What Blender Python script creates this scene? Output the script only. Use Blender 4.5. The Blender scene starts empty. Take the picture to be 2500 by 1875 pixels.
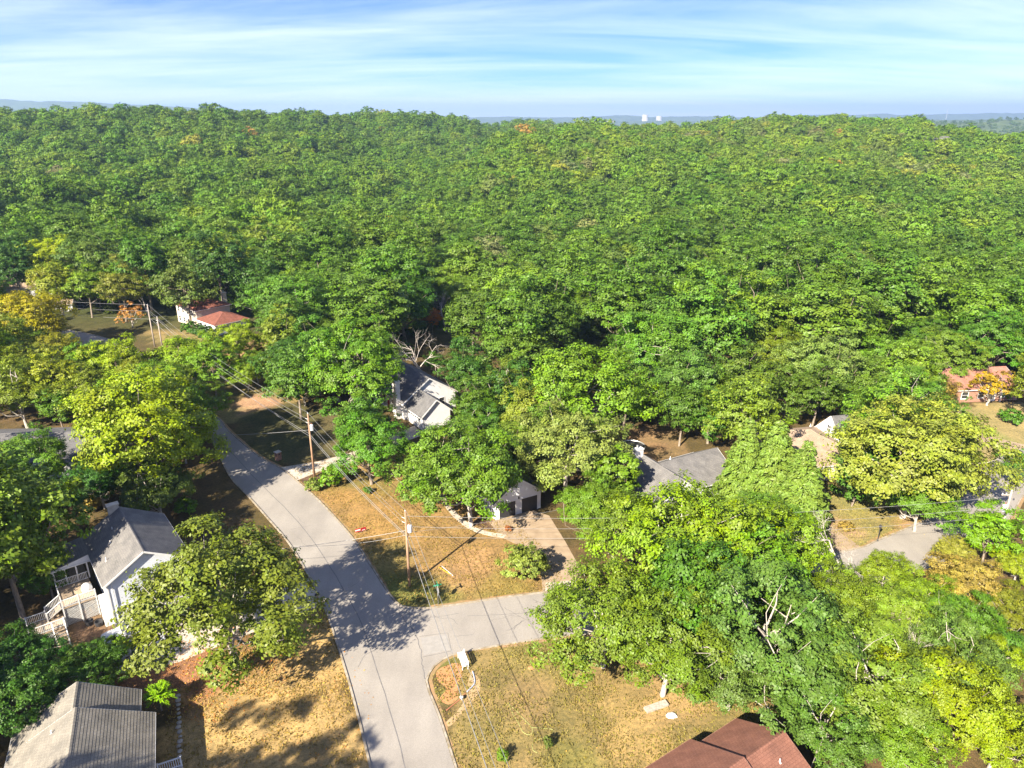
import bpy, math, random
import numpy as np
from mathutils import Vector, Matrix
from mathutils.geometry import tessellate_polygon

scene = bpy.context.scene
R = math.radians
# ------------------------------------------------------------------ camera
CAM_H, PITCH, FPX = 52.0, R(20.5), 1735.0          # drone height, tilt below the horizon, focal length
SP, CP = math.sin(PITCH), math.cos(PITCH)
cd = bpy.data.cameras.new('camera')
cd.sensor_width = 36.0
cd.lens = FPX / 2500.0 * 36.0
cd.clip_start = 0.5
cd.clip_end = 60000.0
cam = bpy.data.objects.new('camera', cd)
scene.collection.objects.link(cam)
cam.location = (0, 0, CAM_H)
cam.rotation_euler = (math.pi / 2 - PITCH, 0, 0)
scene.camera = cam

# ------------------------------------------------------------------ sky and sun
SUN_EL = R(34.0)
SUN_AZ = (-0.55, -0.835)                            # towards the sun on the ground plan
world = bpy.data.worlds.new('World')
scene.world = world
world.use_nodes = True
nt = world.node_tree
nt.nodes.clear()
def wn(t, **kw):
    n = nt.nodes.new(t)
    for k, v in kw.items():
        setattr(n, k, v)
    return n
out = wn('ShaderNodeOutputWorld')
bg = wn('ShaderNodeBackground')
bg.inputs['Strength'].default_value = 0.07
sky = wn('ShaderNodeTexSky', sky_type='NISHITA', sun_disc=False)
sky.sun_elevation = SUN_EL
sky.sun_rotation = math.atan2(SUN_AZ[0], SUN_AZ[1])
sky.altitude = 6000.0
sky.air_density = 1.0
sky.dust_density = 0.05
sky.ozone_density = 3.0
sat = wn('ShaderNodeHueSaturation')
sat.inputs['Saturation'].default_value = 1.0
tintn = wn('ShaderNodeMix', data_type='RGBA', blend_type='MULTIPLY')
tintn.inputs['Factor'].default_value = 1.0
tintn.inputs['B'].default_value = (0.50, 0.63, 1.12, 1)
nt.links.new(sky.outputs['Color'], tintn.inputs['A'])
nt.links.new(tintn.outputs['Result'], sat.inputs['Color'])
# cirrus: noise on a flat cloud deck seen in perspective
geo = wn('ShaderNodeTexCoord')
sep = wn('ShaderNodeSeparateXYZ')
nt.links.new(geo.outputs['Generated'], sep.inputs[0])
def wmath(op, a, b=None):
    n = wn('ShaderNodeMath', operation=op)
    for i, v in enumerate((a, b)):
        if v is None: continue
        if isinstance(v, (int, float)): n.inputs[i].default_value = v
        else: nt.links.new(v, n.inputs[i])
    return n.outputs[0]
zz = wmath('ADD', wmath('MAXIMUM', sep.outputs[2], 0.0), 0.11)
cx = wmath('DIVIDE', sep.outputs[0], zz)
cy = wmath('DIVIDE', sep.outputs[1], zz)
comb = wn('ShaderNodeCombineXYZ')
nt.links.new(cx, comb.inputs[0]); nt.links.new(cy, comb.inputs[1])
mp = wn('ShaderNodeMapping')
mp.inputs['Rotation'].default_value = (0, 0, R(-8))
mp.inputs['Scale'].default_value = (0.20, 0.70, 1)
mp.inputs['Location'].default_value = (0.35, 0.3, 0)
nt.links.new(comb.outputs[0], mp.inputs[0])
n1 = wn('ShaderNodeTexNoise'); n1.inputs['Scale'].default_value = 1.6; n1.inputs['Detail'].default_value = 9
n1.inputs['Roughness'].default_value = 0.62; n1.inputs['Distortion'].default_value = 0.5
nt.links.new(mp.outputs[0], n1.inputs['Vector'])
mp2 = wn('ShaderNodeMapping'); mp2.inputs['Scale'].default_value = (0.10, 0.22, 1); mp2.inputs['Location'].default_value = (1.1, 0.4, 0)
nt.links.new(comb.outputs[0], mp2.inputs[0])
n2 = wn('ShaderNodeTexNoise'); n2.inputs['Scale'].default_value = 1.0; n2.inputs['Detail'].default_value = 2
nt.links.new(mp2.outputs[0], n2.inputs['Vector'])
cr = wn('ShaderNodeValToRGB')
cr.color_ramp.elements[0].position = 0.50; cr.color_ramp.elements[0].color = (0, 0, 0, 1)
cr.color_ramp.elements[1].position = 0.95; cr.color_ramp.elements[1].color = (1, 1, 1, 1)
dens0 = wmath('ADD', wmath('MULTIPLY', n1.outputs['Fac'], 0.72), wmath('MULTIPLY', n2.outputs['Fac'], 0.42))
# the veil thickens where the deck is seen edge on
dens = wmath('ADD', dens0, wmath('DIVIDE', 0.0125, wmath('ADD', wmath('MAXIMUM', sep.outputs[2], 0.0), 0.035)))
nt.links.new(dens, cr.inputs['Fac'])
mixc = wn('ShaderNodeMix', data_type='RGBA')
nt.links.new(wmath('MULTIPLY', cr.outputs['Color'], 0.92), mixc.inputs['Factor'])
nt.links.new(sat.outputs[0], mixc.inputs['A'])
mixc.inputs['B'].default_value = (7.2, 7.6, 8.0, 1)
nt.links.new(mixc.outputs['Result'], bg.inputs['Color'])
nt.links.new(bg.outputs[0], out.inputs['Surface'])

sd = bpy.data.lights.new('sun', 'SUN')
sd.energy = 5.0
sd.angle = R(0.53)
sd.color = (1.0, 0.89, 0.72)
sun = bpy.data.objects.new('sun', sd)
scene.collection.objects.link(sun)
sl = math.hypot(*SUN_AZ)
sv = Vector((SUN_AZ[0] / sl * math.cos(SUN_EL), SUN_AZ[1] / sl * math.cos(SUN_EL), math.sin(SUN_EL)))
sun.rotation_euler = sv.to_track_quat('Z', 'Y').to_euler()
sun.location = sv * 300

scene.view_settings.view_transform = 'Standard'
scene.view_settings.look = 'None'
scene.view_settings.exposure = 1.75
scene.view_settings.gamma = 1.0
scene.view_settings.use_curve_mapping = False
scene.cycles.max_bounces = 4
scene.cycles.diffuse_bounces = 2
scene.cycles.glossy_bounces = 2
scene.cycles.transmission_bounces = 2
scene.cycles.transparent_max_bounces = 6
scene.cycles.volume_bounces = 0
scene.cycles.use_denoising = True
scene.cycles.caustics_reflective = False
scene.cycles.caustics_refractive = False

# ------------------------------------------------------------------ helpers
C = scene.collection
def G(x, y, z=0.0):
    """ground point (at height z) under a spot of the 2500 x 1875 photograph"""
    u = (x - 1250) / FPX; v = (y - 937.5) / FPX
    d = (CAM_H - z) / (SP + v * CP)
    return (u * d, d * (CP - v * SP))

def link(o, parent=None):
    C.objects.link(o)
    if parent is not None: o.parent = parent
    return o
def tag(o, label=None, cat=None, group=None, kind=None):
    if label: o['label'] = label
    if cat: o['category'] = cat
    if group: o['group'] = group
    if kind: o['kind'] = kind
    return o
def empty(name, loc=(0, 0, 0), rz=0.0, label=None, cat=None, group=None):
    o = bpy.data.objects.new(name, None)
    o.empty_display_size = 0.3
    link(o); o.location = loc; o.rotation_euler = (0, 0, rz)
    return tag(o, label, cat, group)
def copy_tree(o, parent=None):
    c = o.copy(); link(c, parent)
    for ch in o.children: copy_tree(ch, c)
    return c

class MB:
    def __init__(s): s.v = []; s.f = []; s.uv = []
    def face(s, pts, uv=None):
        b = len(s.v); s.v += [tuple(p) for p in pts]; s.f.append(tuple(range(b, b + len(pts))))
        s.uv.append(uv)
        return s
    def box(s, x0, x1, y0, y1, z0, z1):
        p = [(x0,y0,z0),(x1,y0,z0),(x1,y1,z0),(x0,y1,z0),(x0,y0,z1),(x1,y0,z1),(x1,y1,z1),(x0,y1,z1)]
        b = len(s.v); s.v += p
        for q in ((0,3,2,1),(4,5,6,7),(0,1,5,4),(1,2,6,5),(2,3,7,6),(3,0,4,7)):
            s.f.append(tuple(b + i for i in q)); s.uv.append(None)
        return s
    def obox(s, c, ax, ay, az):
        """box with centre c and half-axes"""
        c, ax, ay, az = map(Vector, (c, ax, ay, az))
        p = [c+i*ax+j*ay+k*az for k in (-1,1) for i, j in ((-1,-1),(1,-1),(1,1),(-1,1))]
        b = len(s.v); s.v += [tuple(q) for q in p]
        for q in ((0,3,2,1),(4,5,6,7),(0,1,5,4),(1,2,6,5),(2,3,7,6),(3,0,4,7)):
            s.f.append(tuple(b + i for i in q)); s.uv.append(None)
        return s
    def beam(s, a, b, w, h):
        a, b = Vector(a), Vector(b); d = b - a
        if d.length < 1e-6: return s
        dn = d.normalized(); up = Vector((0,0,1))
        if abs(dn.z) > .98: up = Vector((1,0,0))
        sx = dn.cross(up).normalized(); sz = sx.cross(dn).normalized()
        return s.obox((a + b) / 2, d / 2, sx * w / 2, sz * h / 2)
    def tube(s, path, rad, n=6, cap=True):
        P = [Vector(p) for p in path]
        if not hasattr(rad, '__len__'): rad = [rad] * len(P)
        b0 = len(s.v)
        for i, p in enumerate(P):
            d = (P[min(i+1, len(P)-1)] - P[max(i-1, 0)])
            d = d.normalized() if d.length > 1e-9 else Vector((0,0,1))
            a = d.cross(Vector((0,0,1)))
            if a.length < 1e-3: a = d.cross(Vector((1,0,0)))
            a.normalize(); c = d.cross(a)
            for k in range(n):
                t = 2 * math.pi * k / n
                s.v.append(tuple(p + (a * math.cos(t) + c * math.sin(t)) * rad[i]))
        for i in range(len(P) - 1):
            for k in range(n):
                k2 = (k + 1) % n
                s.f.append((b0+i*n+k, b0+i*n+k2, b0+(i+1)*n+k2, b0+(i+1)*n+k)); s.uv.append(None)
        if cap:
            s.f.append(tuple(b0 + k for k in reversed(range(n)))); s.uv.append(None)
            s.f.append(tuple(b0 + (len(P)-1)*n + k for k in range(n))); s.uv.append(None)
        return s
    def lathe(s, c, prof, n=16):
        b0 = len(s.v)
        for r, z in prof:
            for k in range(n):
                t = 2*math.pi*k/n
                s.v.append((c[0]+r*math.cos(t), c[1]+r*math.sin(t), c[2]+z))
        for i in range(len(prof)-1):
            for k in range(n):
                k2 = (k+1) % n
                s.f.append((b0+i*n+k, b0+i*n+k2, b0+(i+1)*n+k2, b0+(i+1)*n+k)); s.uv.append(None)
        s.f.append(tuple(b0+k for k in reversed(range(n)))); s.uv.append(None)
        s.f.append(tuple(b0+(len(prof)-1)*n+k for k in range(n))); s.uv.append(None)
        return s
    def prism(s, pts, z0, z1):
        n = len(pts); b = len(s.v)
        s.v += [(p[0], p[1], z0) for p in pts] + [(p[0], p[1], z1) for p in pts]
        for i in range(n):
            j = (i+1) % n
            s.f.append((b+i, b+j, b+n+j, b+n+i)); s.uv.append(None)
        s.f.append(tuple(b+i for i in reversed(range(n)))); s.uv.append(None)
        s.f.append(tuple(b+n+i for i in range(n))); s.uv.append(None)
        return s
    def mesh(s, name, mat, smooth=False):
        m = bpy.data.meshes.new(name)
        m.from_pydata(s.v, [], s.f)
        if any(u for u in s.uv):
            L = m.uv_layers.new(name='UVMap')
            for p, u in zip(m.polygons, s.uv):
                if u:
                    for li, q in zip(p.loop_indices, u): L.data[li].uv = q
        m.materials.append(mat)
        if smooth: m.shade_smooth()
        m.update()
        return m
    def build(s, name, mat, parent=None, smooth=False):
        return link(bpy.data.objects.new(name, s.mesh(name, mat, smooth)), parent)

def sheet(name, pts, z, mat, parent=None, kind='structure', thick=0.0):
    """a polygon laid on the ground"""
    tri = tessellate_polygon([[Vector((p[0], p[1], 0)) for p in pts]])
    m = bpy.data.meshes.new(name)
    zz = [ground(p[0], p[1]) for p in pts]
    fs = []
    for t in tri:
        a, b, c = (Vector((pts[i][0], pts[i][1], 0)) for i in t)
        fs.append(tuple(t) if (b-a).cross(c-a).z > 0 else tuple(reversed(t)))
    n = len(pts)
    vs = [(p[0], p[1], h + z) for p, h in zip(pts, zz)]
    if thick:
        vs += [(p[0], p[1], h + z - thick) for p, h in zip(pts, zz)]
        area = sum(pts[i][0]*pts[(i+1)%n][1]-pts[(i+1)%n][0]*pts[i][1] for i in range(n))
        for i in range(n):
            j = (i+1) % n
            fs.append((i, n+i, n+j, j) if area > 0 else (j, n+j, n+i, i))
    m.from_pydata(vs, [], fs)
    m.materials.append(mat); m.update()
    o = link(bpy.data.objects.new(name, m), parent)
    if kind and parent is None: o['kind'] = kind
    return o

# ------------------------------------------------------------------ materials
def new_mat(name):
    m = bpy.data.materials.new(name); m.use_nodes = True
    t = m.node_tree; t.nodes.clear()
    o = t.nodes.new('ShaderNodeOutputMaterial')
    b = t.nodes.new('ShaderNodeBsdfPrincipled')
    t.links.new(b.outputs[0], o.inputs[0])
    return m, t, b, o
def mat(name, c, rough=0.7, c2=None, scale=4.0, detail=4, bump=0.0, bscale=None, metal=0.0, spec=0.4, stretch=None, lo=0.35, hi=0.65):
    m, t, b, o = new_mat(name)
    b.inputs['Roughness'].default_value = rough
    b.inputs['Metallic'].default_value = metal
    b.inputs['Specular IOR Level'].default_value = spec
    tc = t.nodes.new('ShaderNodeTexCoord')
    src = tc.outputs['Object']
    if stretch:
        q = t.nodes.new('ShaderNodeMapping'); q.inputs['Scale'].default_value = stretch
        t.links.new(src, q.inputs[0]); src = q.outputs[0]
    if c2 is None: c2 = tuple(x * 0.82 for x in c)
    n = t.nodes.new('ShaderNodeTexNoise'); n.inputs['Scale'].default_value = scale; n.inputs['Detail'].default_value = detail
    t.links.new(src, n.inputs['Vector'])
    r = t.nodes.new('ShaderNodeValToRGB')
    r.color_ramp.elements[0].position = lo; r.color_ramp.elements[0].color = (*c2, 1)
    r.color_ramp.elements[1].position = hi; r.color_ramp.elements[1].color = (*c, 1)
    t.links.new(n.outputs['Fac'], r.inputs['Fac']); t.links.new(r.outputs['Color'], b.inputs['Base Color'])
    if bump:
        n2 = t.nodes.new('ShaderNodeTexNoise'); n2.inputs['Scale'].default_value = bscale or scale * 4; n2.inputs['Detail'].default_value = 3
        t.links.new(src, n2.inputs['Vector'])
        bp = t.nodes.new('ShaderNodeBump'); bp.inputs['Strength'].default_value = bump; bp.inputs['Distance'].default_value = 0.05
        t.links.new(n2.outputs['Fac'], bp.inputs['Height']); t.links.new(bp.outputs[0], b.inputs['Normal'])
    return m
def shingle_mat(name, c1, c2, c3):
    m, t, b, o = new_mat(name)
    b.inputs['Roughness'].default_value = 0.9; b.inputs['Specular IOR Level'].default_value = 0.2
    uv = t.nodes.new('ShaderNodeUVMap')
    br = t.nodes.new('ShaderNodeTexBrick')
    br.inputs['Color1'].default_value = (*c1, 1); br.inputs['Color2'].default_value = (*c2, 1)
    br.inputs['Mortar'].default_value = (*c3, 1)
    br.inputs['Scale'].default_value = 1.0
    br.inputs['Mortar Size'].default_value = 0.012
    br.inputs['Brick Width'].default_value = 0.32; br.inputs['Row Height'].default_value = 0.25
    t.links.new(uv.outputs[0], br.inputs['Vector'])
    n = t.nodes.new('ShaderNodeTexNoise'); n.inputs['Scale'].default_value = 0.7; n.inputs['Detail'].default_value = 5
    t.links.new(uv.outputs[0], n.inputs['Vector'])
    n2 = t.nodes.new('ShaderNodeTexNoise'); n2.inputs['Scale'].default_value = 14; n2.inputs['Detail'].default_value = 3
    t.links.new(uv.outputs[0], n2.inputs['Vector'])
    r = t.nodes.new('ShaderNodeValToRGB')
    r.color_ramp.elements[0].position = .3; r.color_ramp.elements[0].color = (.72, .72, .72, 1)
    r.color_ramp.elements[1].position = .7; r.color_ramp.elements[1].color = (1.1, 1.08, 1.05, 1)
    t.links.new(n.outputs['Fac'], r.inputs['Fac'])
    r2 = t.nodes.new('ShaderNodeValToRGB')
    r2.color_ramp.elements[0].position = .3; r2.color_ramp.elements[0].color = (.75, .75, .75, 1)
    r2.color_ramp.elements[1].position = .7; r2.color_ramp.elements[1].color = (1.2, 1.2, 1.2, 1)
    t.links.new(n2.outputs['Fac'], r2.inputs['Fac'])
    mx = t.nodes.new('ShaderNodeMix'); mx.data_type = 'RGBA'; mx.blend_type = 'MULTIPLY'; mx.inputs['Factor'].default_value = 1
    t.links.new(br.outputs['Color'], mx.inputs['A']); t.links.new(r.outputs['Color'], mx.inputs['B'])
    mx2 = t.nodes.new('ShaderNodeMix'); mx2.data_type = 'RGBA'; mx2.blend_type = 'MULTIPLY'; mx2.inputs['Factor'].default_value = 1
    t.links.new(mx.outputs['Result'], mx2.inputs['A']); t.links.new(r2.outputs['Color'], mx2.inputs['B'])
    t.links.new(mx2.outputs['Result'], b.inputs['Base Color'])
    return m
def siding_mat(name, c):
    m, t, b, o = new_mat(name)
    b.inputs['Roughness'].default_value = 0.6
    tc = t.nodes.new('ShaderNodeTexCoord'); sp = t.nodes.new('ShaderNodeSeparateXYZ')
    t.links.new(tc.outputs['Object'], sp.inputs[0])
    d = t.nodes.new('ShaderNodeMath'); d.operation = 'DIVIDE'; d.inputs[1].default_value = 0.17
    t.links.new(sp.outputs[2], d.inputs[0])
    fr = t.nodes.new('ShaderNodeMath'); fr.operation = 'FRACT'; t.links.new(d.outputs[0], fr.inputs[0])
    bp = t.nodes.new('ShaderNodeBump'); bp.inputs['Strength'].default_value = 0.8; bp.inputs['Distance'].default_value = 0.02
    bp.invert = True
    t.links.new(fr.outputs[0], bp.inputs['Height']); t.links.new(bp.outputs[0], b.inputs['Normal'])
    n = t.nodes.new('ShaderNodeTexNoise'); n.inputs['Scale'].default_value = 0.9; n.inputs['Detail'].default_value = 5
    t.links.new(tc.outputs['Object'], n.inputs['Vector'])
    r = t.nodes.new('ShaderNodeValToRGB')
    r.color_ramp.elements[0].position = .3; r.color_ramp.elements[0].color = (*[x*.9 for x in c], 1)
    r.color_ramp.elements[1].position = .7; r.color_ramp.elements[1].color = (*c, 1)
    t.links.new(n.outputs['Fac'], r.inputs['Fac']); t.links.new(r.outputs['Color'], b.inputs['Base Color'])
    return m
def leaf_mat(name, inst=False, trans=0.2, rough=0.5, spec=0.32):
    """leaf colour comes from the tree (object colour or instance tint), varied leaf by leaf and clump by clump"""
    m, t, b, o = new_mat(name)
    b.inputs['Roughness'].default_value = rough; b.inputs['Specular IOR Level'].default_value = spec
    if inst:
        a = t.nodes.new('ShaderNodeAttribute'); a.attribute_type = 'INSTANCER'; a.attribute_name = 'tint'; col = a.outputs['Color']
    else:
        a = t.nodes.new('ShaderNodeObjectInfo'); col = a.outputs['Color']
    v = t.nodes.new('ShaderNodeAttribute'); v.attribute_name = 'var'
    sx = t.nodes.new('ShaderNodeSeparateXYZ'); t.links.new(v.outputs['Vector'], sx.inputs[0])
    hs = t.nodes.new('ShaderNodeHueSaturation')
    def mr(src, a0, a1):
        q = t.nodes.new('ShaderNodeMapRange'); q.inputs['To Min'].default_value = a0; q.inputs['To Max'].default_value = a1
        t.links.new(src, q.inputs['Value']); return q.outputs['Result']
    t.links.new(mr(sx.outputs[1], 0.485, 0.515), hs.inputs['Hue'])
    t.links.new(mr(sx.outputs[0], 0.70, 1.30), hs.inputs['Value'])
    t.links.new(mr(sx.outputs[2], 0.95, 1.12), hs.inputs['Saturation'])
    mlt = t.nodes.new('ShaderNodeMix'); mlt.data_type = 'RGBA'; mlt.blend_type = 'MULTIPLY'; mlt.inputs['Factor'].default_value = 1
    mlt.inputs['B'].default_value = (1.12, 1.15, .82, 1)
    t.links.new(col, mlt.inputs['A']); t.links.new(mlt.outputs['Result'], hs.inputs['Color'])
    t.links.new(hs.outputs[0], b.inputs['Base Color'])
    tr = t.nodes.new('ShaderNodeBsdfTranslucent'); t.links.new(hs.outputs[0], tr.inputs['Color'])
    mx = t.nodes.new('ShaderNodeMixShader'); mx.inputs[0].default_value = trans
    t.links.new(b.outputs[0], mx.inputs[1]); t.links.new(tr.outputs[0], mx.inputs[2])
    t.links.new(mx.outputs[0], o.inputs[0])
    return m

M = {}
M['leaf'] = leaf_mat('leaf')
M['leaf_far'] = leaf_mat('leaf_far', inst=True, spec=0.2)
M['bark'] = mat('bark', (.30, .25, .20), .9, (.16, .13, .10), 6, stretch=(1, 1, .3))
M['bark_pale'] = mat('bark_pale', (.46, .42, .37), .9, (.30, .27, .23), 5)
M['dead_wood'] = mat('dead_wood', (.55, .50, .45), .9, (.36, .32, .28), 5)
M['asphalt'] = None
M['concrete'] = mat('concrete', (.50, .45, .38), .9, (.40, .355, .295), 1.2, 8, .15, 30)
M['concrete_tan'] = mat('concrete_tan', (.36, .275, .19), .9, (.28, .21, .14), .8, 8, .15, 30)
M['kerb'] = mat('kerb', (.36, .325, .27), .9, (.22, .18, .12), 1.6, 8)
M['tar'] = mat('tar', (.12, .115, .115), .8, (.17, .165, .165), 3)
M['white_siding'] = siding_mat('white_siding', (.72, .72, .73))
M['bluewhite_siding'] = siding_mat('bluewhite_siding', (.60, .64, .70))
M['grey_wall'] = siding_mat('grey_wall', (.42, .43, .43))
M['white_trim'] = mat('white_trim', (.74, .74, .73), .5, (.66, .66, .65), 3)
M['cream_wall'] = mat('cream_wall', (.60, .53, .43), .8, (.48, .42, .34), 2)
M['brick_wall'] = mat('brick_wall', (.36, .20, .14), .9, (.26, .14, .10), 5)
M['white_brick'] = mat('white_brick', (.72, .70, .68), .8, (.60, .58, .56), 5, bump=.3, bscale=12)
M['shingle_grey'] = shingle_mat('shingle_grey', (.28, .262, .23), (.235, .22, .192), (.16, .15, .13))
M['shingle_slate'] = shingle_mat('shingle_slate', (.20, .195, .19), (.17, .165, .165), (.11, .11, .11))
M['shingle_dark'] = shingle_mat('shingle_dark', (.165, .165, .17), (.135, .135, .14), (.09, .09, .09))
M['shingle_brown'] = shingle_mat('shingle_brown', (.24, .115, .082), (.21, .098, .07), (.13, .06, .045))
M['shingle_red'] = shingle_mat('shingle_red', (.26, .105, .075), (.21, .082, .06), (.13, .05, .04))
M['shingle_pink'] = shingle_mat('shingle_pink', (.40, .20, .155), (.35, .17, .13), (.24, .12, .09))
M['shingle_tan'] = shingle_mat('shingle_tan', (.42, .32, .24), (.36, .275, .20), (.26, .20, .14))
M['metal'] = mat('metal', (.55, .56, .57), .4, None, 5, metal=.6)
M['metal_dark'] = mat('metal_dark', (.05, .05, .055), .5)
M['glass'] = mat('glass', (.03, .035, .04), .08, None, 2, spec=.8)
M['door_dark'] = mat('door_dark', (.035, .037, .042), .5, None, 3)
M['pole_wood'] = mat('pole_wood', (.40, .25, .16), .9, (.27, .16, .10), 2, stretch=(3, 3, .5))
M['pole_grey'] = mat('pole_grey', (.44, .38, .33), .9, (.32, .27, .23), 2, stretch=(3, 3, .5))
M['wire'] = mat('wire', (.30, .30, .30), .5, None, 2, metal=.3)
M['wire_black'] = mat('wire_black', (.06, .06, .06), .6)
M['porcelain'] = mat('porcelain', (.62, .64, .67), .35, None, 3)
M['deck_wood'] = mat('deck_wood', (.46, .36, .26), .85, (.34, .26, .18), 3, stretch=(.5, 4, 1))
M['paint_white'] = mat('paint_white', (.70, .71, .73), .25, (.68, .69, .71), 2, spec=.6)
M['rubber'] = mat('rubber', (.02, .02, .021), .8)
M['rim'] = mat('rim', (.45, .45, .46), .35, metal=.8)
M['lamp_red'] = mat('lamp_red', (.35, .02, .02), .3)
M['lamp_clear'] = mat('lamp_clear', (.65, .66, .67), .15)
M['sign_green'] = mat('sign_green', (.03, .28, .16), .4)
M['sign_grey'] = mat('sign_grey', (.52, .53, .54), .4, metal=.4)
M['sign_red'] = mat('sign_red', (.42, .02, .03), .5)
M['hose'] = mat('hose', (.42, .46, .16), .5)
M['edging'] = mat('edging', (.42, .46, .56), .5, (.30, .33, .42), 6)
M['terracotta'] = mat('terracotta', (.42, .16, .09), .8)
M['plastic_white'] = mat('plastic_white', (.72, .71, .70), .5)
M['yellow'] = mat('yellow', (.70, .45, .04), .5)
M['dark_car'] = mat('dark_car', (.03, .035, .045), .25, spec=.6)
M['mulch'] = mat('mulch', (.16, .095, .06), 1, (.07, .042, .028), 3, 8, .6, 12)
M['clay'] = mat('clay', (.46, .23, .10), 1, (.36, .19, .08), 1.5, 8, .4, 14)

def asphalt_mat():
    m, t, b, o = new_mat('asphalt')
    b.inputs['Roughness'].default_value = .88; b.inputs['Specular IOR Level'].default_value = .25
    tc = t.nodes.new('ShaderNodeTexCoord')
    def noise(s, d, st=None):
        n = t.nodes.new('ShaderNodeTexNoise'); n.inputs['Scale'].default_value = s; n.inputs['Detail'].default_value = d
        src = tc.outputs['Object']
        if st:
            q = t.nodes.new('ShaderNodeMapping'); q.inputs['Scale'].default_value = st; q.inputs['Rotation'].default_value = (0, 0, R(-40))
            t.links.new(src, q.inputs[0]); src = q.outputs[0]
        t.links.new(src, n.inputs['Vector']); return n.outputs['Fac']
    def ramp(f, p0, c0, p1, c1):
        r = t.nodes.new('ShaderNodeValToRGB')
        r.color_ramp.elements[0].position = p0; r.color_ramp.elements[0].color = (*c0, 1)
        r.color_ramp.elements[1].position = p1; r.color_ramp.elements[1].color = (*c1, 1)
        t.links.new(f, r.inputs['Fac']); return r.outputs['Color']
    a = ramp(noise(.16, 6), .3, (.255, .236, .213), .7, (.32, .297, .268))
    c = ramp(noise(9, 5), .25, (.86, .86, .86), .75, (1.1, 1.1, 1.1))
    e = ramp(noise(.5, 6, (1.2, .25, 1)), .35, (.93, .93, .93), .65, (1.04, 1.04, 1.03))
    for x in (c, e):
        mx = t.nodes.new('ShaderNodeMix'); mx.data_type = 'RGBA'; mx.blend_type = 'MULTIPLY'; mx.inputs['Factor'].default_value = 1
        t.links.new(a, mx.inputs['A']); t.links.new(x, mx.inputs['B']); a = mx.outputs['Result']
    t.links.new(a, b.inputs['Base Color'])
    bp = t.nodes.new('ShaderNodeBump'); bp.inputs['Strength'].default_value = .3; bp.inputs['Distance'].default_value = .01
    t.links.new(noise(40, 3), bp.inputs['Height']); t.links.new(bp.outputs[0], b.inputs['Normal'])
    return m
M['asphalt'] = asphalt_mat()

# ------------------------------------------------------------------ terrain
TY = np.array([0, 140, 200, 300, 400, 500, 600, 700, 800, 900, 1000, 1150, 1300, 1500, 1800, 2500, 5000, 40000], float)
TS = np.array([-1.2, -.675, -.45, -.3, -.15, -.07, 0, .1, .2, .3, .4, .5, .6, .7, 1.2])
TERR = np.array([r_ + [-60, -80, -80] for r_ in [
 [0, 0, 0,  2,   6,  14, 26, 34, 36, 34, 28, 16,   4, -10, -35],
 [0, 0, 0, -1,   0,   8, 24, 39, 38, 28, 16,  4,  -8, -20, -40],
 [0, 0, 0, -3,  -3,   1, 12, 28, 40, 34, 24,  8,  -5, -20, -40],
 [0, 0, 0, -5,  -6,  -3,  5, 18, 31, 39, 33, 15,   0, -15, -40],
 [0, 0, -1, -7, -12, -14, -9,  1, 13, 26, 38, 31,  15, -10, -40],
 [0, 0, -2, -8, -12, -6, -4, -8,  0, 15, 28, 33,  18,  -5, -40],
 [0, 0, -3, -9, -13,  -3, 16, 19, -4, -12,  0, 16,  27,  10, -30],
 [0, 0, -3, -9, -13,  -6,  9, 24, 28, 8,  -4, 6,  16,   5, -30],
 [0, 0, -3, -9, -12,  -6,  6, 19, 28, 24, 12,  5,   0, -10, -40],
 [0, 0, -3, -9, -10,  -3,  8, 19, 28, 31, 20,  8,   0, -15, -40],
 [0, 0, -3, -8,  -9,  -2,  8, 19, 28, 34, 27, 10,   0, -15, -40],
 [0, 0, -3, -9, -10,  -4,  7, 18, 26, 28, 16,  0, -10, -20, -40],
 [0, 0, -3, -10, -12, -5,  8, 17, 17,  8,  0, -10, -20, -30, -40],
 [0, 0, -3, -10, -12, -2, 12, 15,  8,  0, -8, -15, -25, -35, -45],
 [0, 0, 0, -8,  -10,  -4,  8, 12,  8,  0, -8, -15, -25, -35, -45]]], float)
def heights(X, Y):
    X = np.asarray(X, float); Y = np.asarray(Y, float)
    Yc = np.clip(Y, 1, 39000); s = np.clip(X / np.maximum(Yc, 60), -1.2, 1.2)
    j = np.clip(np.searchsorted(TY, Yc) - 1, 0, len(TY) - 2); ty = (Yc - TY[j]) / (TY[j+1] - TY[j])
    i = np.clip(np.searchsorted(TS, s) - 1, 0, len(TS) - 2); ts = (s - TS[i]) / (TS[i+1] - TS[i])
    ts = ts*ts*(3-2*ts); ty = ty*ty*(3-2*ty)*.5 + ty*.5
    h = (TERR[i, j]*(1-ts) + TERR[i+1, j]*ts)*(1-ty) + (TERR[i, j+1]*(1-ts) + TERR[i+1, j+1]*ts)*ty
    w = np.clip((Yc - 190) / 200, 0, 1)
    h = h + w * (3.0*np.sin(X/61.0 + 1.3*np.sin(Yc/97.0)) + 2.0*np.sin(Yc/73.0 + X/140.0) + 1.5*np.sin(X/29.0 - Yc/41.0))
    return h
def ground(x, y): return float(heights(x, y))

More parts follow.
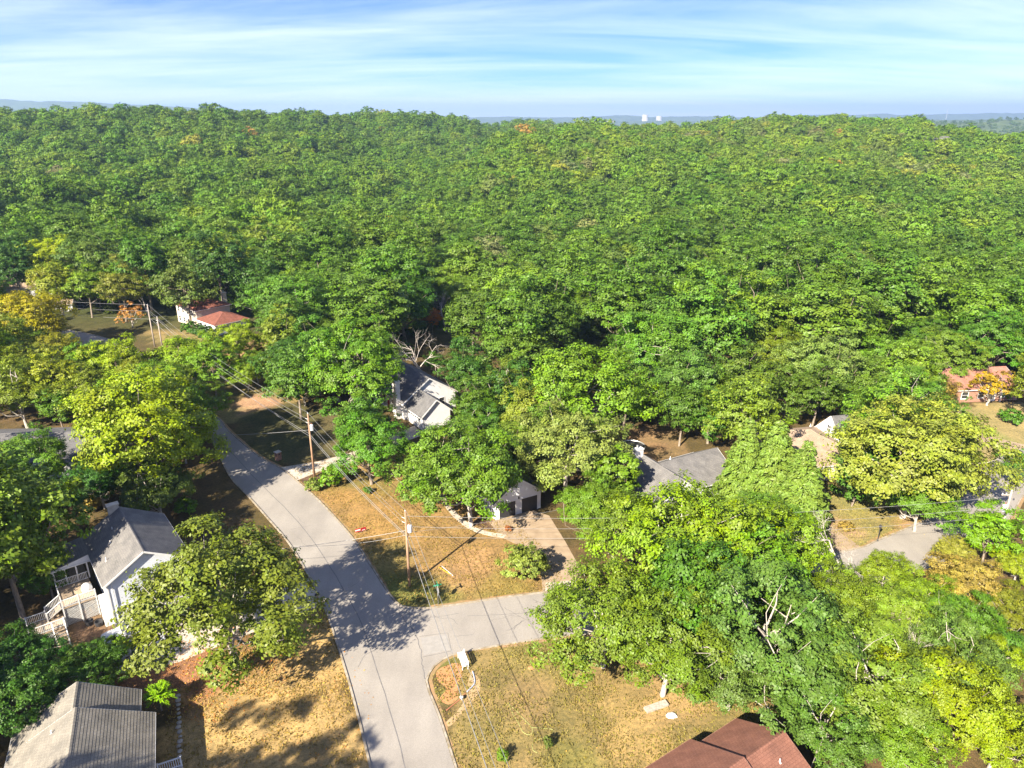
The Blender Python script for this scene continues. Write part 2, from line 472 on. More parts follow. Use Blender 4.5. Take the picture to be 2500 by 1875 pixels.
def axis(lo, n0, n1, hi, step, g=1.12, gmax=700):
    a = list(np.arange(n0, n1 + step/2, step)); d = step; x = a[-1]
    while x < hi: d = min(d*g, gmax); x += d; a.append(min(x, hi))
    d = step; x = a[0]; b = []
    while x > lo: d = min(d*g, gmax); x -= d; b.append(max(x, lo))
    return np.array(b[::-1] + a)
ax = axis(-15000, -110, 110, 15000, 1.0); ay = axis(-700, 26, 150, 17000, 1.0)
XX, YY = np.meshgrid(ax, ay)
ZZ = heights(XX, YY)
def vnoise(x, y, s, seed=0):
    """smooth value noise"""
    x = x / s + seed*17.3; y = y / s + seed*9.1
    xi, yi = np.floor(x), np.floor(y); fx, fy = x - xi, y - yi
    fx = fx*fx*(3-2*fx); fy = fy*fy*(3-2*fy)
    hsh = lambda a, b: np.modf(np.abs(np.sin(a*127.1 + b*311.7 + seed*74.7)*43758.5453))[0]
    return (hsh(xi, yi)*(1-fx) + hsh(xi+1, yi)*fx)*(1-fy) + (hsh(xi, yi+1)*(1-fx) + hsh(xi+1, yi+1)*fx)*fy
def inside(poly, X, Y):
    r = np.zeros(X.shape, bool); n = len(poly)
    for i in range(n):
        x1, y1 = poly[i]; x2, y2 = poly[(i+1) % n]
        c = ((y1 > Y) != (y2 > Y)) & (X < (x2-x1)*(Y-y1)/((y2-y1) if y2 != y1 else 1e-9) + x1)
        r ^= c
    return r
lawns = [  # (polygon, colour a, colour b)
 ([(-12, 28), (-12, 45), (-17, 58), (-21, 66), (-26, 63), (-30, 57), (-33, 53), (-29, 44), (-24, 28)], (.56, .385, .145), (.46, .31, .115)),
 ([(-5, 28), (-5, 45), (-8, 56), (-5, 59.5), (4, 61.7), (15, 63.5), (22, 60), (24, 50), (20, 47), (9, 40), (9, 28)], (.36, .255, .095), (.27, .215, .075)),
 ([(-13.5, 67), (-24, 85), (-36, 101), (-30, 104), (-20, 108), (-10, 102), (-4, 92), (2, 82), (6, 76), (6, 69.5)], (.42, .265, .095), (.33, .215, .08)),
 ([(43, 78), (48, 80), (62, 88), (66, 94), (55, 97), (45, 96), (36, 84)], (.40, .30, .115), (.30, .27, .09)),
 ([(66, 92), (74, 100), (86, 108), (120, 120), (120, 132), (85, 127), (66, 108)], (.43, .33, .13), (.34, .29, .11)),
 ([(-62, 118), (-48, 118), (-40, 130), (-50, 165), (-85, 182), (-95, 178), (-75, 150)], (.36, .26, .10), (.26, .23, .075)),
 ([(12, 98), (28, 106), (30, 118), (12, 118)], (.34, .21, .10), (.22, .17, .07)),
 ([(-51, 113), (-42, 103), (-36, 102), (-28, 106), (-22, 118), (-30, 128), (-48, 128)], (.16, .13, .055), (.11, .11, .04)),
]
xr = XX + 1.6*(vnoise(XX, YY, 3.1, 3)-.5)*2; yr = YY + 1.6*(vnoise(XX, YY, 3.1, 4)-.5)*2
base = np.zeros(XX.shape + (3,))
k = vnoise(XX, YY, 2.3, 1)[..., None]
base[:] = np.array((.085, .068, .030))*(1-k) + np.array((.125, .085, .045))*k            # leaf litter under the trees
far_f = np.clip((YY - 150)/60, 0, 1)[..., None]
base = base*(1-far_f) + np.array((.045, .065, .022))*far_f
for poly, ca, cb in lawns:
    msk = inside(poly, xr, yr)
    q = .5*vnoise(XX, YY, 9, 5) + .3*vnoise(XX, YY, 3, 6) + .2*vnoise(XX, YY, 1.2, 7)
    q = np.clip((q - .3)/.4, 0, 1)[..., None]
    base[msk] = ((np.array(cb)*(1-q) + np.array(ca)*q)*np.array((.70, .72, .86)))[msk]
def blob(x, y, r, c, amt=1.0, seed=8):
    global base
    d = np.hypot(XX-x, YY-y)/r + .9*(vnoise(XX, YY, r*.5+.8, seed)-.5)
    w = np.clip((1-d)*2.2, 0, 1)[..., None]*amt
    base = base*(1-w) + np.array(c)*np.array((.72, .74, .86))*w
GREEN = (.17, .19, .045)
blob(-13, 70, 5, GREEN, .9); blob(-8, 68.5, 4, GREEN, .75); blob(-2, 69.5, 4, GREEN, .6); blob(-27, 95, 4, GREEN, .4); blob(-22, 96, 5, GREEN, .5)
blob(-5, 75, 5, (.44, .27, .12), .7); blob(-1, 70.5, 4, (.35, .26, .07), .5); blob(-16, 77, 4, (.27, .24, .07), .6)
blob(-6.5, 57.5, 2.5, (.25, .24, .06), .8); blob(-7, 54, 1.6, (.23, .22, .06), .8); blob(3, 59, 4, (.27, .24, .07), .6); blob(-2, 49, 4, (.30, .24, .08), .6)
blob(5, 45, 4, (.25, .23, .06), .7); blob(12, 50, 5, (.46, .32, .12), .8); blob(16, 53, 4, (.46, .31, .13), .8); blob(1, 53, 4, (.33, .23, .10), .7)
blob(-30, 55.5, 4, (.40, .20, .10), .9, 9); blob(-35, 57, 4, (.40, .20, .10), .85, 9); blob(-26, 60, 3.5, (.34, .21, .09), .8, 10); blob(-39, 56, 4, (.32, .16, .085), .8, 11)
blob(-50, 128, 5, (.50, .30, .17), .9); blob(-45, 62, 3, (.33, .20, .12), .7); blob(-47.5, 65, 3.5, (.34, .22, .13), .6); blob(18, 108, 6, (.42, .22, .11), .8)
blob(57, 84, 4, (.48, .27, .12), .6); blob(50, 92, 4, (.32, .30, .09), .6); blob(44, 84, 4, (.46, .30, .18), .8)
blob(84, 112, 5, (.30, .30, .09), .7); blob(96, 120, 7, (.46, .36, .15), .6); blob(-20, 84, 6, (.45, .27, .085), .6); blob(-25, 92, 5, (.45, .27, .09), .6)
blob(-64, 165, 9, (.46, .28, .13), .7); blob(-74, 172, 6, (.36, .30, .09), .8)
m = bpy.data.meshes.new('ground')
ny, nx = XX.shape
V = np.stack([XX, YY, ZZ], -1).reshape(-1, 3)
idx = np.arange(ny*nx).reshape(ny, nx)
F = np.stack([idx[:-1, :-1], idx[:-1, 1:], idx[1:, 1:], idx[1:, :-1]], -1).reshape(-1, 4)
def np_mesh(name, V, F, k=4):
    m = bpy.data.meshes.new(name)
    m.vertices.add(len(V)); m.vertices.foreach_set('co', np.ascontiguousarray(V, np.float32).ravel())
    m.loops.add(F.size); m.loops.foreach_set('vertex_index', np.ascontiguousarray(F, np.int32).ravel())
    m.polygons.add(len(F)); m.polygons.foreach_set('loop_start', np.arange(0, F.size, k, dtype=np.int32))
    m.update(calc_edges=True)
    return m
m = np_mesh('ground', V, F)
at = m.color_attributes.new('soil', 'FLOAT_COLOR', 'POINT')
at.data.foreach_set('color', np.concatenate([base.reshape(-1, 3), np.ones((ny*nx, 1))], 1).astype(np.float32).ravel())
m.shade_smooth()
def ground_mat():
    m, t, b, o = new_mat('ground')
    b.inputs['Roughness'].default_value = 1; b.inputs['Specular IOR Level'].default_value = .1
    a = t.nodes.new('ShaderNodeAttribute'); a.attribute_name = 'soil'
    tc = t.nodes.new('ShaderNodeTexCoord'); col = a.outputs['Color']
    for s, d, lo, hi in ((.35, 6, (.80, .82, .82), (1.18, 1.16, 1.12)), (2.6, 5, (.72, .76, .78), (1.28, 1.22, 1.15)), (12, 4, (.62, .66, .66), (1.4, 1.34, 1.28))):
        n = t.nodes.new('ShaderNodeTexNoise'); n.inputs['Scale'].default_value = s; n.inputs['Detail'].default_value = d
        t.links.new(tc.outputs['Object'], n.inputs['Vector'])
        r = t.nodes.new('ShaderNodeValToRGB')
        r.color_ramp.elements[0].position = .32; r.color_ramp.elements[0].color = (*lo, 1)
        r.color_ramp.elements[1].position = .68; r.color_ramp.elements[1].color = (*hi, 1)
        t.links.new(n.outputs['Fac'], r.inputs['Fac'])
        mx = t.nodes.new('ShaderNodeMix'); mx.data_type = 'RGBA'; mx.blend_type = 'MULTIPLY'; mx.inputs['Factor'].default_value = 1
        t.links.new(col, mx.inputs['A']); t.links.new(r.outputs['Color'], mx.inputs['B']); col = mx.outputs['Result']
    t.links.new(col, b.inputs['Base Color'])
    n = t.nodes.new('ShaderNodeTexNoise'); n.inputs['Scale'].default_value = 9; n.inputs['Detail'].default_value = 6
    t.links.new(tc.outputs['Object'], n.inputs['Vector'])
    bp = t.nodes.new('ShaderNodeBump'); bp.inputs['Strength'].default_value = .7; bp.inputs['Distance'].default_value = .08
    t.links.new(n.outputs['Fac'], bp.inputs['Height']); t.links.new(bp.outputs[0], b.inputs['Normal'])
    return m
m.materials.append(ground_mat())
o = link(bpy.data.objects.new('ground', m)); o['kind'] = 'structure'

# ------------------------------------------------------------------ roads, kerbs, drives
def smooth_line(pts, n=4):
    P = [Vector((p[0], p[1], 0)) for p in pts]; out = []
    for i in range(len(P)-1):
        p0, p1, p2, p3 = P[max(i-1, 0)], P[i], P[i+1], P[min(i+2, len(P)-1)]
        for k in range(n):
            t = k/n
            q = .5*((2*p1) + (p2-p0)*t + (2*p0-5*p1+4*p2-p3)*t*t + (3*p1-p0-3*p2+p3)*t**3)
            out.append((q.x, q.y))
    out.append((P[-1].x, P[-1].y))
    return out
rl = smooth_line([(-150, 190), (-122, 182), (-98, 169), (-77, 148), (-62, 127), (-52.6, 113.0), (-43.9, 98.6), (-38.8, 92.2), (-33.6, 85.6), (-29.2, 79.9), (-24.8, 73), (-21.0, 66.3), (-17.2, 58.1), (-14.6, 52.0), (-12.0, 45.4), (-9.3, 38), (-5, 24), (-1, 8)])
rr_up = smooth_line([(-151, 184), (-125, 175.5), (-101, 163), (-82, 145), (-57, 123.5), (-50.2, 115), (-41.8, 105.2), (-36.5, 100.6), (-32.7, 96.2), (-28.4, 91), (-24, 85), (-20.3, 79.4), (-16.5, 72.7), (-14.4, 69)]) + [(-13.4, 67.5), (-12.6, 66.75), (-11.3, 66.4)]
rr_up = [p for p in rr_up]
su = smooth_line([(-9.2, 66.4), (-5.1, 67.3), (1.8, 68.9), (15, 71), (28, 73.8), (43.7, 78), (48.1, 80.2), (57.3, 85.3), (65, 90.5), (73, 99), (82, 106), (100, 113.5), (140, 127)])
sl_ = smooth_line([(140, 119.5), (100, 106.3), (86, 100.2), (76, 93), (68, 85), (60, 79), (50.5, 74), (39.5, 70), (28, 66.6), (15, 63.7), (3.5, 61.6), (-1.5, 60.5), (-4.6, 59.7)]) + [(-6.2, 59.15), (-7.2, 58.4), (-8.0, 57.4), (-8.4, 56.4), (-8.55, 55.4)]
rr_dn = smooth_line([(-8.1, 53.9), (-6.8, 50.8), (-4.9, 45.4), (-2.4, 38), (2, 24), (6, 8)])
outline = rl + rr_dn[::-1] + sl_[::-1] + su[::-1] + rr_up[::-1]
road = sheet('road', outline, 0.03, M['asphalt'])
def ribbon(name, line, w, z, mat_, parent=None, kind='structure', h=0.0):
    mb = MB(); L = [Vector((p[0], p[1], 0)) for p in line]
    N = []
    for i in range(len(L)):
        d = (L[min(i+1, len(L)-1)] - L[max(i-1, 0)]).normalized(); N.append(Vector((-d.y, d.x, 0)))
    for i in range(len(L)-1):
        a, b = L[i], L[i+1]
        za, zb = ground(a.x, a.y)+z, ground(b.x, b.y)+z
        al, ar = a+N[i]*w/2, a-N[i]*w/2; bl, br = b+N[i+1]*w/2, b-N[i+1]*w/2
        f = lambda p, zq: (p.x, p.y, zq)
        mb.face([f(ar, za), f(br, zb), f(bl, zb), f(al, za)])
        if h:
            mb.face([f(ar, za-h), f(br, zb-h), f(br, zb), f(ar, za)]); mb.face([f(al, za), f(bl, zb), f(bl, zb-h), f(al, za-h)])
    o = mb.build(name, mat_, parent)
    if parent is None and kind: o['kind'] = kind
    return o
def offs(line, d):
    L = [Vector((p[0], p[1], 0)) for p in line]; r = []
    for i in range(len(L)):
        t = (L[min(i+1, len(L)-1)] - L[max(i-1, 0)]).normalized(); q = L[i] + Vector((-t.y, t.x, 0))*d; r.append((q.x, q.y))
    return r
ribbon('kerb', offs(rl, -.1), .2, .13, M['kerb'], h=.2)
ribbon('kerb', offs(rr_up + su, .12), .18, .11, M['kerb'], h=.2)
ribbon('kerb', offs(sl_ + rr_dn, .12), .18, .11, M['kerb'], h=.2)
random.seed(5)
def wob(line, a):
    return [(p[0]+random.uniform(-a, a), p[1]+random.uniform(-a, a)) for p in line]
mid = smooth_line([(-47, 107), (-38, 95.5), (-31, 87), (-25, 78.5), (-20.2, 70.5), (-16.6, 64), (-13.6, 57), (-11, 50.5), (-8.6, 44), (-5.5, 35)])
ribbon('seam', wob(mid, .05), .09, .036, M['tar'], road)
ribbon('seam', wob(smooth_line([(-13.2, 67), (-11.9, 64.5), (-10.6, 62.6), (-9.6, 60), (-9.2, 58), (-8.6, 55.6)], 8), .07), .08, .036, M['tar'], road)
ribbon('seam', wob(smooth_line([(-13.1, 66.9), (-11.2, 65.2), (-9, 64.9), (-6, 65.6)], 6), .05), .05, .036, M['tar'], road)
ribbon('seam', wob([(-9.9, 61.8), (-6.9, 62.4), (-6.3, 59.6), (-9.2, 58.7)], .02), .06, .036, M['tar'], road)
ribbon('seam', wob(smooth_line([(-5, 65.2), (3, 65.8), (14, 67.4), (28, 70.2)], 8), .05), .05, .036, M['tar'], road)
sheet('patch', [(-9.75, 61.6), (-7.0, 62.2), (-6.45, 59.8), (-9.1, 58.95)], .034, mat('asphalt_patch', (.31, .295, .275), .9, (.27, .258, .24), 2, 8), road)
random.seed(17)
for k_ in range(26):                                  # fine branching cracks
    q = random.choice(mid if k_ % 2 else smooth_line([(-6, 63), (2, 65.5), (14, 67.3), (28, 70)], 6)); x, y = q[0]+random.uniform(-2.6, 2.6), q[1]+random.uniform(-1.5, 1.5); a = random.uniform(0, 6.28); ln = [(x, y)]
    for i in range(random.randint(4, 9)):
        a += random.uniform(-.6, .6); x += .45*math.cos(a); y += .45*math.sin(a); ln.append((x, y))
    if inside(outline, np.array([p_[0] for p_ in ln]), np.array([p_[1] for p_ in ln])).all(): ribbon('crack', ln, random.uniform(.025, .05), .037, M['tar'], road)
def verge(line, off, w0, w1, label_seed):
    random.seed(label_seed); mb = MB(); A = offs(line, off); pv = None; w = (w0+w1)/2
    B = []
    for i in range(len(A)):
        w = max(w0, min(w1, w+random.uniform(-.12, .12))); B.append(w)
    C_ = [offs(line, off+(b if off > 0 else -b))[i] for i, b in enumerate(B)]
    for i in range(len(A)-1):
        f = lambda p_, z_: (p_[0], p_[1], ground(*p_)+z_)
        q = [f(A[i], .02), f(A[i+1], .02), f(C_[i+1], .012), f(C_[i], .012)]
        mb.face(q if off < 0 else q[::-1])
    o = mb.build('verge', M['verge'])
    for p_ in o.data.polygons:
        if p_.normal.z < 0: p_.flip()
    o['kind'] = 'structure'
M['verge'] = mat('verge', (.34, .21, .11), 1, (.22, .17, .07), 1.1, 8, .5, 12)
verge(smooth_line(su, 2), .2, .15, .75, 1); verge(smooth_line(rr_up, 2), .2, .1, .45, 2); verge(smooth_line(sl_+rr_dn, 2), .2, .1, .5, 3)
# drives and walks
sheet('driveway', [(-36.7, 101.2), (-32.9, 96.9), (-30, 100), (-25, 103.3), (-20.5, 108.5), (-15.6, 113.6), (-17.6, 117.6), (-22.3, 111.7), (-27, 106.3), (-31.5, 103.2)], .026, M['concrete'], thick=.1)
sheet('driveway', [(3.6, 69.55), (8.6, 70.35), (8.2, 75), (7.0, 80), (5.2, 86.5), (2.9, 88.0), (-3.2, 84.9), (-1.6, 81.3), (2.0, 78.2), (3.5, 74)], .026, M['concrete_tan'], thick=.1)
sheet('apron', [(3.9, 69.4), (8.2, 70.1), (8.0, 71.8), (4.0, 71.2)], .040, M['concrete'], thick=.05)
ribbon('walk', smooth_line([(-10.4, 92.5), (-9.3, 89.4), (-7.5, 86), (-5.3, 83.2), (-3.0, 81.9), (-.9, 81.3)], 5), .85, .045, M['concrete'], h=.1)
sheet('driveway', [(-21.6, 67.2), (-24.6, 72.1), (-31, 70), (-35.5, 67.0), (-39.6, 64.4), (-41, 61.5), (-42.3, 59.0), (-39, 56.4), (-34, 58.0), (-27, 63.2)], .026, M['concrete'], thick=.1)
sheet('driveway', [(84.5, 107.8), (87.5, 109.2), (78, 118), (72, 124), (69.5, 122), (76, 115)], .026, M['concrete_tan'], thick=.1)
sheet('driveway', [(40.5, 77.1), (45.2, 78.7), (44, 82), (42, 90), (39, 89.5), (39.5, 82)], .026, M['concrete_tan'], thick=.1)
sheet('flower_bed', [(-34.2, 98.6), (-32.3, 96.4), (-30.8, 95.2), (-28, 97), (-25.6, 100), (-27, 101.6), (-30, 99.7), (-32, 99.4)], .018, M['mulch'])
sheet('flower_bed', smooth_line([(-5.6, 84.6), (-3.8, 83.2), (-2.0, 82.6), (-1.9, 84.2), (-4, 86.2), (-5.6, 84.6)], 4)[:-1], .018, M['mulch'])
sheet('bare_clay', smooth_line([(-7.2, 57.2), (-5.6, 57.9), (-4.9, 56.6), (-5.3, 54.9), (-5.2, 53.2), (-6.0, 52.4), (-6.9, 53.1), (-6.4, 54.4), (-7.3, 55.4), (-7.6, 56.5), (-7.2, 57.2)], 5)[:-1], .012, M['clay'])
sheet('bare_clay', smooth_line([(-4.1, 57.0), (-3.2, 55.6), (-3.2, 53.9), (-4.4, 51.8), (-5.6, 49.9), (-6.1, 50.2), (-5.2, 51.5), (-4.4, 53.3), (-4.3, 55.2), (-4.1, 57.0)], 5)[:-1], .012, mat('clay_dust', (.42, .29, .16), 1, (.32, .23, .11), 1.8, 8, .4, 14))

# ------------------------------------------------------------------ houses
def slope_part(parent, ea, eb, tb, ta, matl, step=0.25, th=0.12, name='roof_slope'):
    """one roof plane from eave a-b to top a-b, its shingle courses stepped like laid shingles"""
    ea, eb, tb, ta = map(Vector, (ea, eb, tb, ta))
    n = (eb-ea).cross(ta-ea)
    if n.length < 1e-6: n = (eb-ea).cross(tb-ea)
    n.normalize()
    if n.z < 0: n = -n
    u = (eb-ea).normalized(); w = n.cross(u).normalized()
    if w.z < 0: w = -w
    Ls = max((ta-ea).dot(w), (tb-ea).dot(w)); k = max(2, int(round(Ls/step)))
    mb = MB(); lift = .014
    uvp = lambda p, q: ((p-ea).dot(u), q)
    for i in range(k):
        t0, t1 = i/k, (i+1)/k
        a0, b0 = ea.lerp(ta, t0), eb.lerp(tb, t0); a1, b1 = ea.lerp(ta, t1), eb.lerp(tb, t1)
        lo = n*(th+lift); hi = n*th
        mb.face([a0+lo, b0+lo, b1+hi, a1+hi], [uvp(a0, i*.25), uvp(b0, i*.25), uvp(b1, i*.25+.249), uvp(a1, i*.25+.249)])
        mb.face([a0+n*(th if i else 0), b0+n*(th if i else 0), b0+lo, a0+lo], [uvp(a0, i*.25)]*2+[uvp(b0, i*.25)]*2)
    mb.face([ea, ta, tb, eb] if (ta-tb).length > 1e-4 else [ea, ta, eb])
    for p, q in ((ea, ta), (tb, eb)):
        mb.face([p, p+n*th, q+n*th, q] if p is ea else [q, p, p+n*th, q+n*th])
    return mb.build(name, matl, parent)
def ridge_cap(parent, a, b, matl, r=.13):
    a, b = Vector(a), Vector(b); mb = MB()
    k = max(1, int((b-a).length/.35)); d = (b-a)/k; s = d.cross(Vector((0, 0, 1))).normalized()
    for i in range(k):
        p, q = a+d*i, a+d*(i+1); up = Vector((0, 0, .035))
        f = [p-s*r*1.2+Vector((0, 0, -.05))+up, p+up*1.6, p+s*r*1.2+Vector((0, 0, -.05))+up]
        g = [q-s*r*1.2+Vector((0, 0, -.05)), q+up*.8, q+s*r*1.2+Vector((0, 0, -.05))]
        mb.face([f[0], f[1], g[1], g[0]], [(i*.3, 0), (i*.3, .2), (i*.3+.3, .2), (i*.3+.3, 0)])
        mb.face([f[1], f[2], g[2], g[1]], [(i*.3, 0), (i*.3, .2), (i*.3+.3, .2), (i*.3+.3, 0)])
        mb.face(f)
    return mb.build('ridge_cap', matl, parent)
def gable(parent, x0, x1, y0, y1, ze, zr, ry=None, oh=.4, rk=.3, z0=-.2, wall='white_siding', roof='shingle_grey', trim='white_trim', cut0=False, cut1=False, step=.25):
    if ry is None: ry = (y0+y1)/2
    wb = MB()
    prof = [(y0, z0), (y1, z0), (y1, ze), (ry, zr), (y0, ze)]
    A = [(x0, p[0], p[1]) for p in prof]; B = [(x1, p[0], p[1]) for p in prof]
    wb.face(A[::-1]); wb.face(B)
    wb.face([A[0], A[4], B[4], B[0]][::-1]); wb.face([A[1], B[1], B[2], A[2]])
    wb.build('wall', M[wall], parent)
    xa, xb = x0-(0 if cut0 else rk), x1+(0 if cut1 else rk)
    for s, yw in ((-1, y0), (1, y1)):
        sl = (zr-ze)/abs(ry-yw); ye = yw+s*oh; zl = ze-sl*oh
        e0, e1 = (xa, ye, zl+.01), (xb, ye, zl+.01); r0, r1 = (xa, ry, zr+.01), (xb, ry, zr+.01)
        if s < 0: slope_part(parent, e0, e1, r1, r0, M[roof], step)
        else: slope_part(parent, e1, e0, r0, r1, M[roof], step)
        MB().box(xa, xb, min(ye, ye+s*.1), max(ye, ye+s*.1), zl-.02, zl+.11).build('gutter', M[trim], parent)
        for xx, cut in ((xa, cut0), (xb, cut1)):
            if not cut:
                d = -.03 if xx == xa else .03
                MB().beam((xx+d, ye, zl+.02), (xx+d, ry, zr+.02), .05, .2).build('rake_board', M[trim], parent)
    ridge_cap(parent, (xa, ry, zr+.13), (xb, ry, zr+.13), M[roof])
def hip(parent, x0, x1, y0, y1, ze, zr, oh=.45, inset=None, z0=-.2, wall='white_siding', roof='shingle_tan', trim='white_trim'):
    MB().box(x0, x1, y0, y1, z0, ze).build('wall', M[wall], parent)
    X0, X1, Y0, Y1 = x0-oh, x1+oh, y0-oh, y1+oh; ry = (Y0+Y1)/2
    ins = (Y1-Y0)/2 if inset is None else inset
    ra, rb = (X0+ins, ry, zr), (X1-ins, ry, zr); z = ze-.05
    slope_part(parent, (X0, Y0, z), (X1, Y0, z), rb, ra, M[roof]); slope_part(parent, (X1, Y1, z), (X0, Y1, z), ra, rb, M[roof])
    slope_part(parent, (X0, Y1, z), (X0, Y0, z), ra, ra, M[roof]); slope_part(parent, (X1, Y0, z), (X1, Y1, z), rb, rb, M[roof])
    up = Vector((0, 0, .13))
    ridge_cap(parent, Vector(ra)+up, Vector(rb)+up, M[roof])
    for c, e in (((X0, Y0, z), ra), ((X0, Y1, z), ra), ((X1, Y0, z), rb), ((X1, Y1, z), rb)): ridge_cap(parent, Vector(c)+up, Vector(e)+up, M[roof])
    for a, b in (((X0, Y0), (X1, Y0)), ((X1, Y0), (X1, Y1)), ((X1, Y1), (X0, Y1)), ((X0, Y1), (X0, Y0))):
        MB().beam((*a, z+.04), (*b, z+.04), .1, .14).build('gutter', M[trim], parent)
def window(parent, x, y, z, face, w=1.0, h=1.4, panes=2):
    """face: 'x+','x-','y+','y-'  -> frame with glass panes and a sill"""
    ax, s = face[0], (1 if face[1] == '+' else -1)
    def bx(mb, u0, u1, d0, d1, z0_, z1_):
        d0, d1 = sorted((s*d0, s*d1))
        if ax == 'x': mb.box(x+d0, x+d1, y+u0, y+u1, z+z0_, z+z1_)
        else: mb.box(x+u0, x+u1, y+d0, y+d1, z+z0_, z+z1_)
        return mb
    f = MB(); t = .09
    bx(f, -w/2-t, w/2+t, .003, .07, -h/2-t, -h/2); bx(f, -w/2-t, w/2+t, .003, .07, h/2, h/2+t)
    bx(f, -w/2-t, -w/2, .003, .07, -h/2, h/2); bx(f, w/2, w/2+t, .003, .07, -h/2, h/2)
    bx(f, -w/2, w/2, .003, .055, -.025, .025)
    if panes > 2: bx(f, -.02, .02, .003, .055, -h/2, -.025); bx(f, -.02, .02, .003, .055, .025, h/2)
    o = f.build('window', M['white_trim'], parent)
    for z0_, z1_ in ((-h/2, -.025), (.025, h/2)):
        for u0, u1 in (((-w/2, w/2),) if panes <= 2 else ((-w/2, -.02), (.02, w/2))):
            bx(MB(), u0, u1, .004, .025, z0_, z1_).build('pane', M['glass'], o)
    bx(MB(), -w/2-.14, w/2+.14, .003, .11, -h/2-t-.05, -h/2-t-.003).build('sill', M['white_trim'], o)
    return o
def door(parent, x, y, z, face, w=.95, h=2.05, m_='door_dark', name='door', rows=0, cols=0, glass_row=False):
    ax, s = face[0], (1 if face[1] == '+' else -1)
    def bx(mb, u0, u1, d0, d1, z0_, z1_):
        d0, d1 = sorted((s*d0, s*d1))
        if ax == 'x': mb.box(x+d0, x+d1, y+u0, y+u1, z+z0_, z+z1_)
        else: mb.box(x+u0, x+u1, y+d0, y+d1, z+z0_, z+z1_)
        return mb
    o = bx(MB(), -w/2, w/2, .003, .04, 0, h).build(name, M[m_], parent)
    f = MB(); bx(f, -w/2-.1, -w/2, .003, .07, 0, h+.1); bx(f, w/2, w/2+.1, .003, .07, 0, h+.1); bx(f, -w/2, w/2, .003, .07, h, h+.1)
    f.build('frame', M['white_trim'], o)
    for i in range(rows):
        for j in range(cols):
            u0 = -w/2+w*j/cols+.06; u1 = -w/2+w*(j+1)/cols-.06; a = h*i/rows+.06; b = h*(i+1)/rows-.06
            g = glass_row and i == rows-1
            bx(MB(), u0, u1, .04, .055, a+(.1 if g else 0), b-(.05 if g else 0)).build('pane' if g else 'panel', M['glass'] if g else M[m_], o)
    return o
def chimney(parent, x, y, z0, z1, w=.9, d=.7, m_='white_brick', pots=1):
    o = MB().box(x-w/2, x+w/2, y-d/2, y+d/2, z0, z1).build('chimney', M[m_], parent)
    MB().box(x-w/2-.08, x+w/2+.08, y-d/2-.08, y+d/2+.08, z1+.002, z1+.14).build('cap', M[m_], o)
    for i in range(pots):
        MB().lathe((x-.15+.3*i, y, z1+.14), [(.13, 0), (.12, .3), (.17, .32), (.15, .45), (.02, .5)], 10).build('flue', M['metal' if m_ != 'brick_wall' else 'terracotta'], o)
    return o
def vent(parent, x, y, z, h=.35, m_='plastic_white'):
    MB().lathe((x, y, z), [(.16, -.1), (.15, .0), (.06, .04), (.055, h), (.055, h+.01)], 10).build('vent_pipe', M[m_], parent)

def house(name, ox, oy, ang, label, cat='house'):
    return empty(name, (ox, oy, ground(ox, oy)), R(ang), label, cat)

# grey shingled house in the near left corner
h = house('house', -38.1, 48.95, -65.2, 'house with stepped weathered grey shingle roof in the bottom left corner')
gable(h, -.2, 3.3, -4.7, 4.2, 2.95, 5.4, 0, wall='cream_wall', roof='shingle_grey', cut1=True)
gable(h, 3.3, 17.5, -4.7, 5.4, 2.95, 5.62, .25, wall='cream_wall', roof='shingle_grey', rk=.25)
vent(h, 4.2, -1.5, 4.75); vent(h, 10.3, -1.2, 4.9, .3, 'metal_dark')
for xx in (5.5, 9, 13): window(h, xx, 5.4, 1.7, 'y+', 1.2, 1.3)
window(h, 1.6, 4.2, 1.7, 'y+', 1.0, 1.2)
# porch rail beside that house
pr = empty('porch_railing', (-38.1, 48.95, 0), R(-65.2), 'short white slatted porch railing beside the grey shingle roof', 'railing')
for zz_ in (.55, 1.4): MB().box(7.6, 7.7, 5.75, 7.6, zz_, zz_+.08).build('rail', M['white_trim'], pr)
for yy_ in (5.8, 7.55): MB().box(7.59, 7.71, yy_-.06, yy_+.06, 0, 1.55).build('post', M['white_trim'], pr)
bal = MB().box(7.63, 7.67, -.025, .025, .63, 1.4).mesh('baluster', M['white_trim'])
for i in range(9):
    b_ = link(bpy.data.objects.new('baluster', bal), pr); b_.location.y = 5.98+i*.17
MB().box(7.7, 9.2, 5.8, 7.6, -.1, .5).build('porch_slab', M['concrete'], pr)

# white sided house with deck
h2x, h2y, h2a = -47.03, 74.58, -51.2
h = house('house', h2x, h2y, h2a, 'two storey white sided house with grey roof and gable facing the parked pickup')
gable(h, -.5, 11.0, -4.0, 4.2, 5.5, 7.95, 0, wall='bluewhite_siding', roof='shingle_slate')
chimney(h, -.85, -.6, 0, 8.5, .7, 1.2, 'cream_wall', 0)
door(h, 11.0, -2.2, 0, 'x+', 2.6, 2.2, 'white_trim', 'garage_door', 4, 4, True)
door(h, 11.0, 1.6, 0, 'x+', 2.6, 2.2, 'white_trim', 'garage_door', 4, 4, True)
window(h, 11.0, 2.6, 4.2, 'x+', 1.0, 1.4)
for xx in (2.0, 5.2, 8.6): window(h, xx, 4.2, 4.2, 'y+', 1.1, 1.4)
window(h, 9.0, -4.0, 4.0, 'y-', .9, 1.3); door(h, 5.4, -4.0, 2.45, 'y-', 1.6, 2.05, 'glass', 'patio_door')
MB().box(10.9, 11.06, -4.1, -3.94, 0, 5.5).build('corner_board', M['white_trim'], h); MB().box(10.9, 11.06, 4.14, 4.3, 0, 5.5).build('corner_board', M['white_trim'], h)
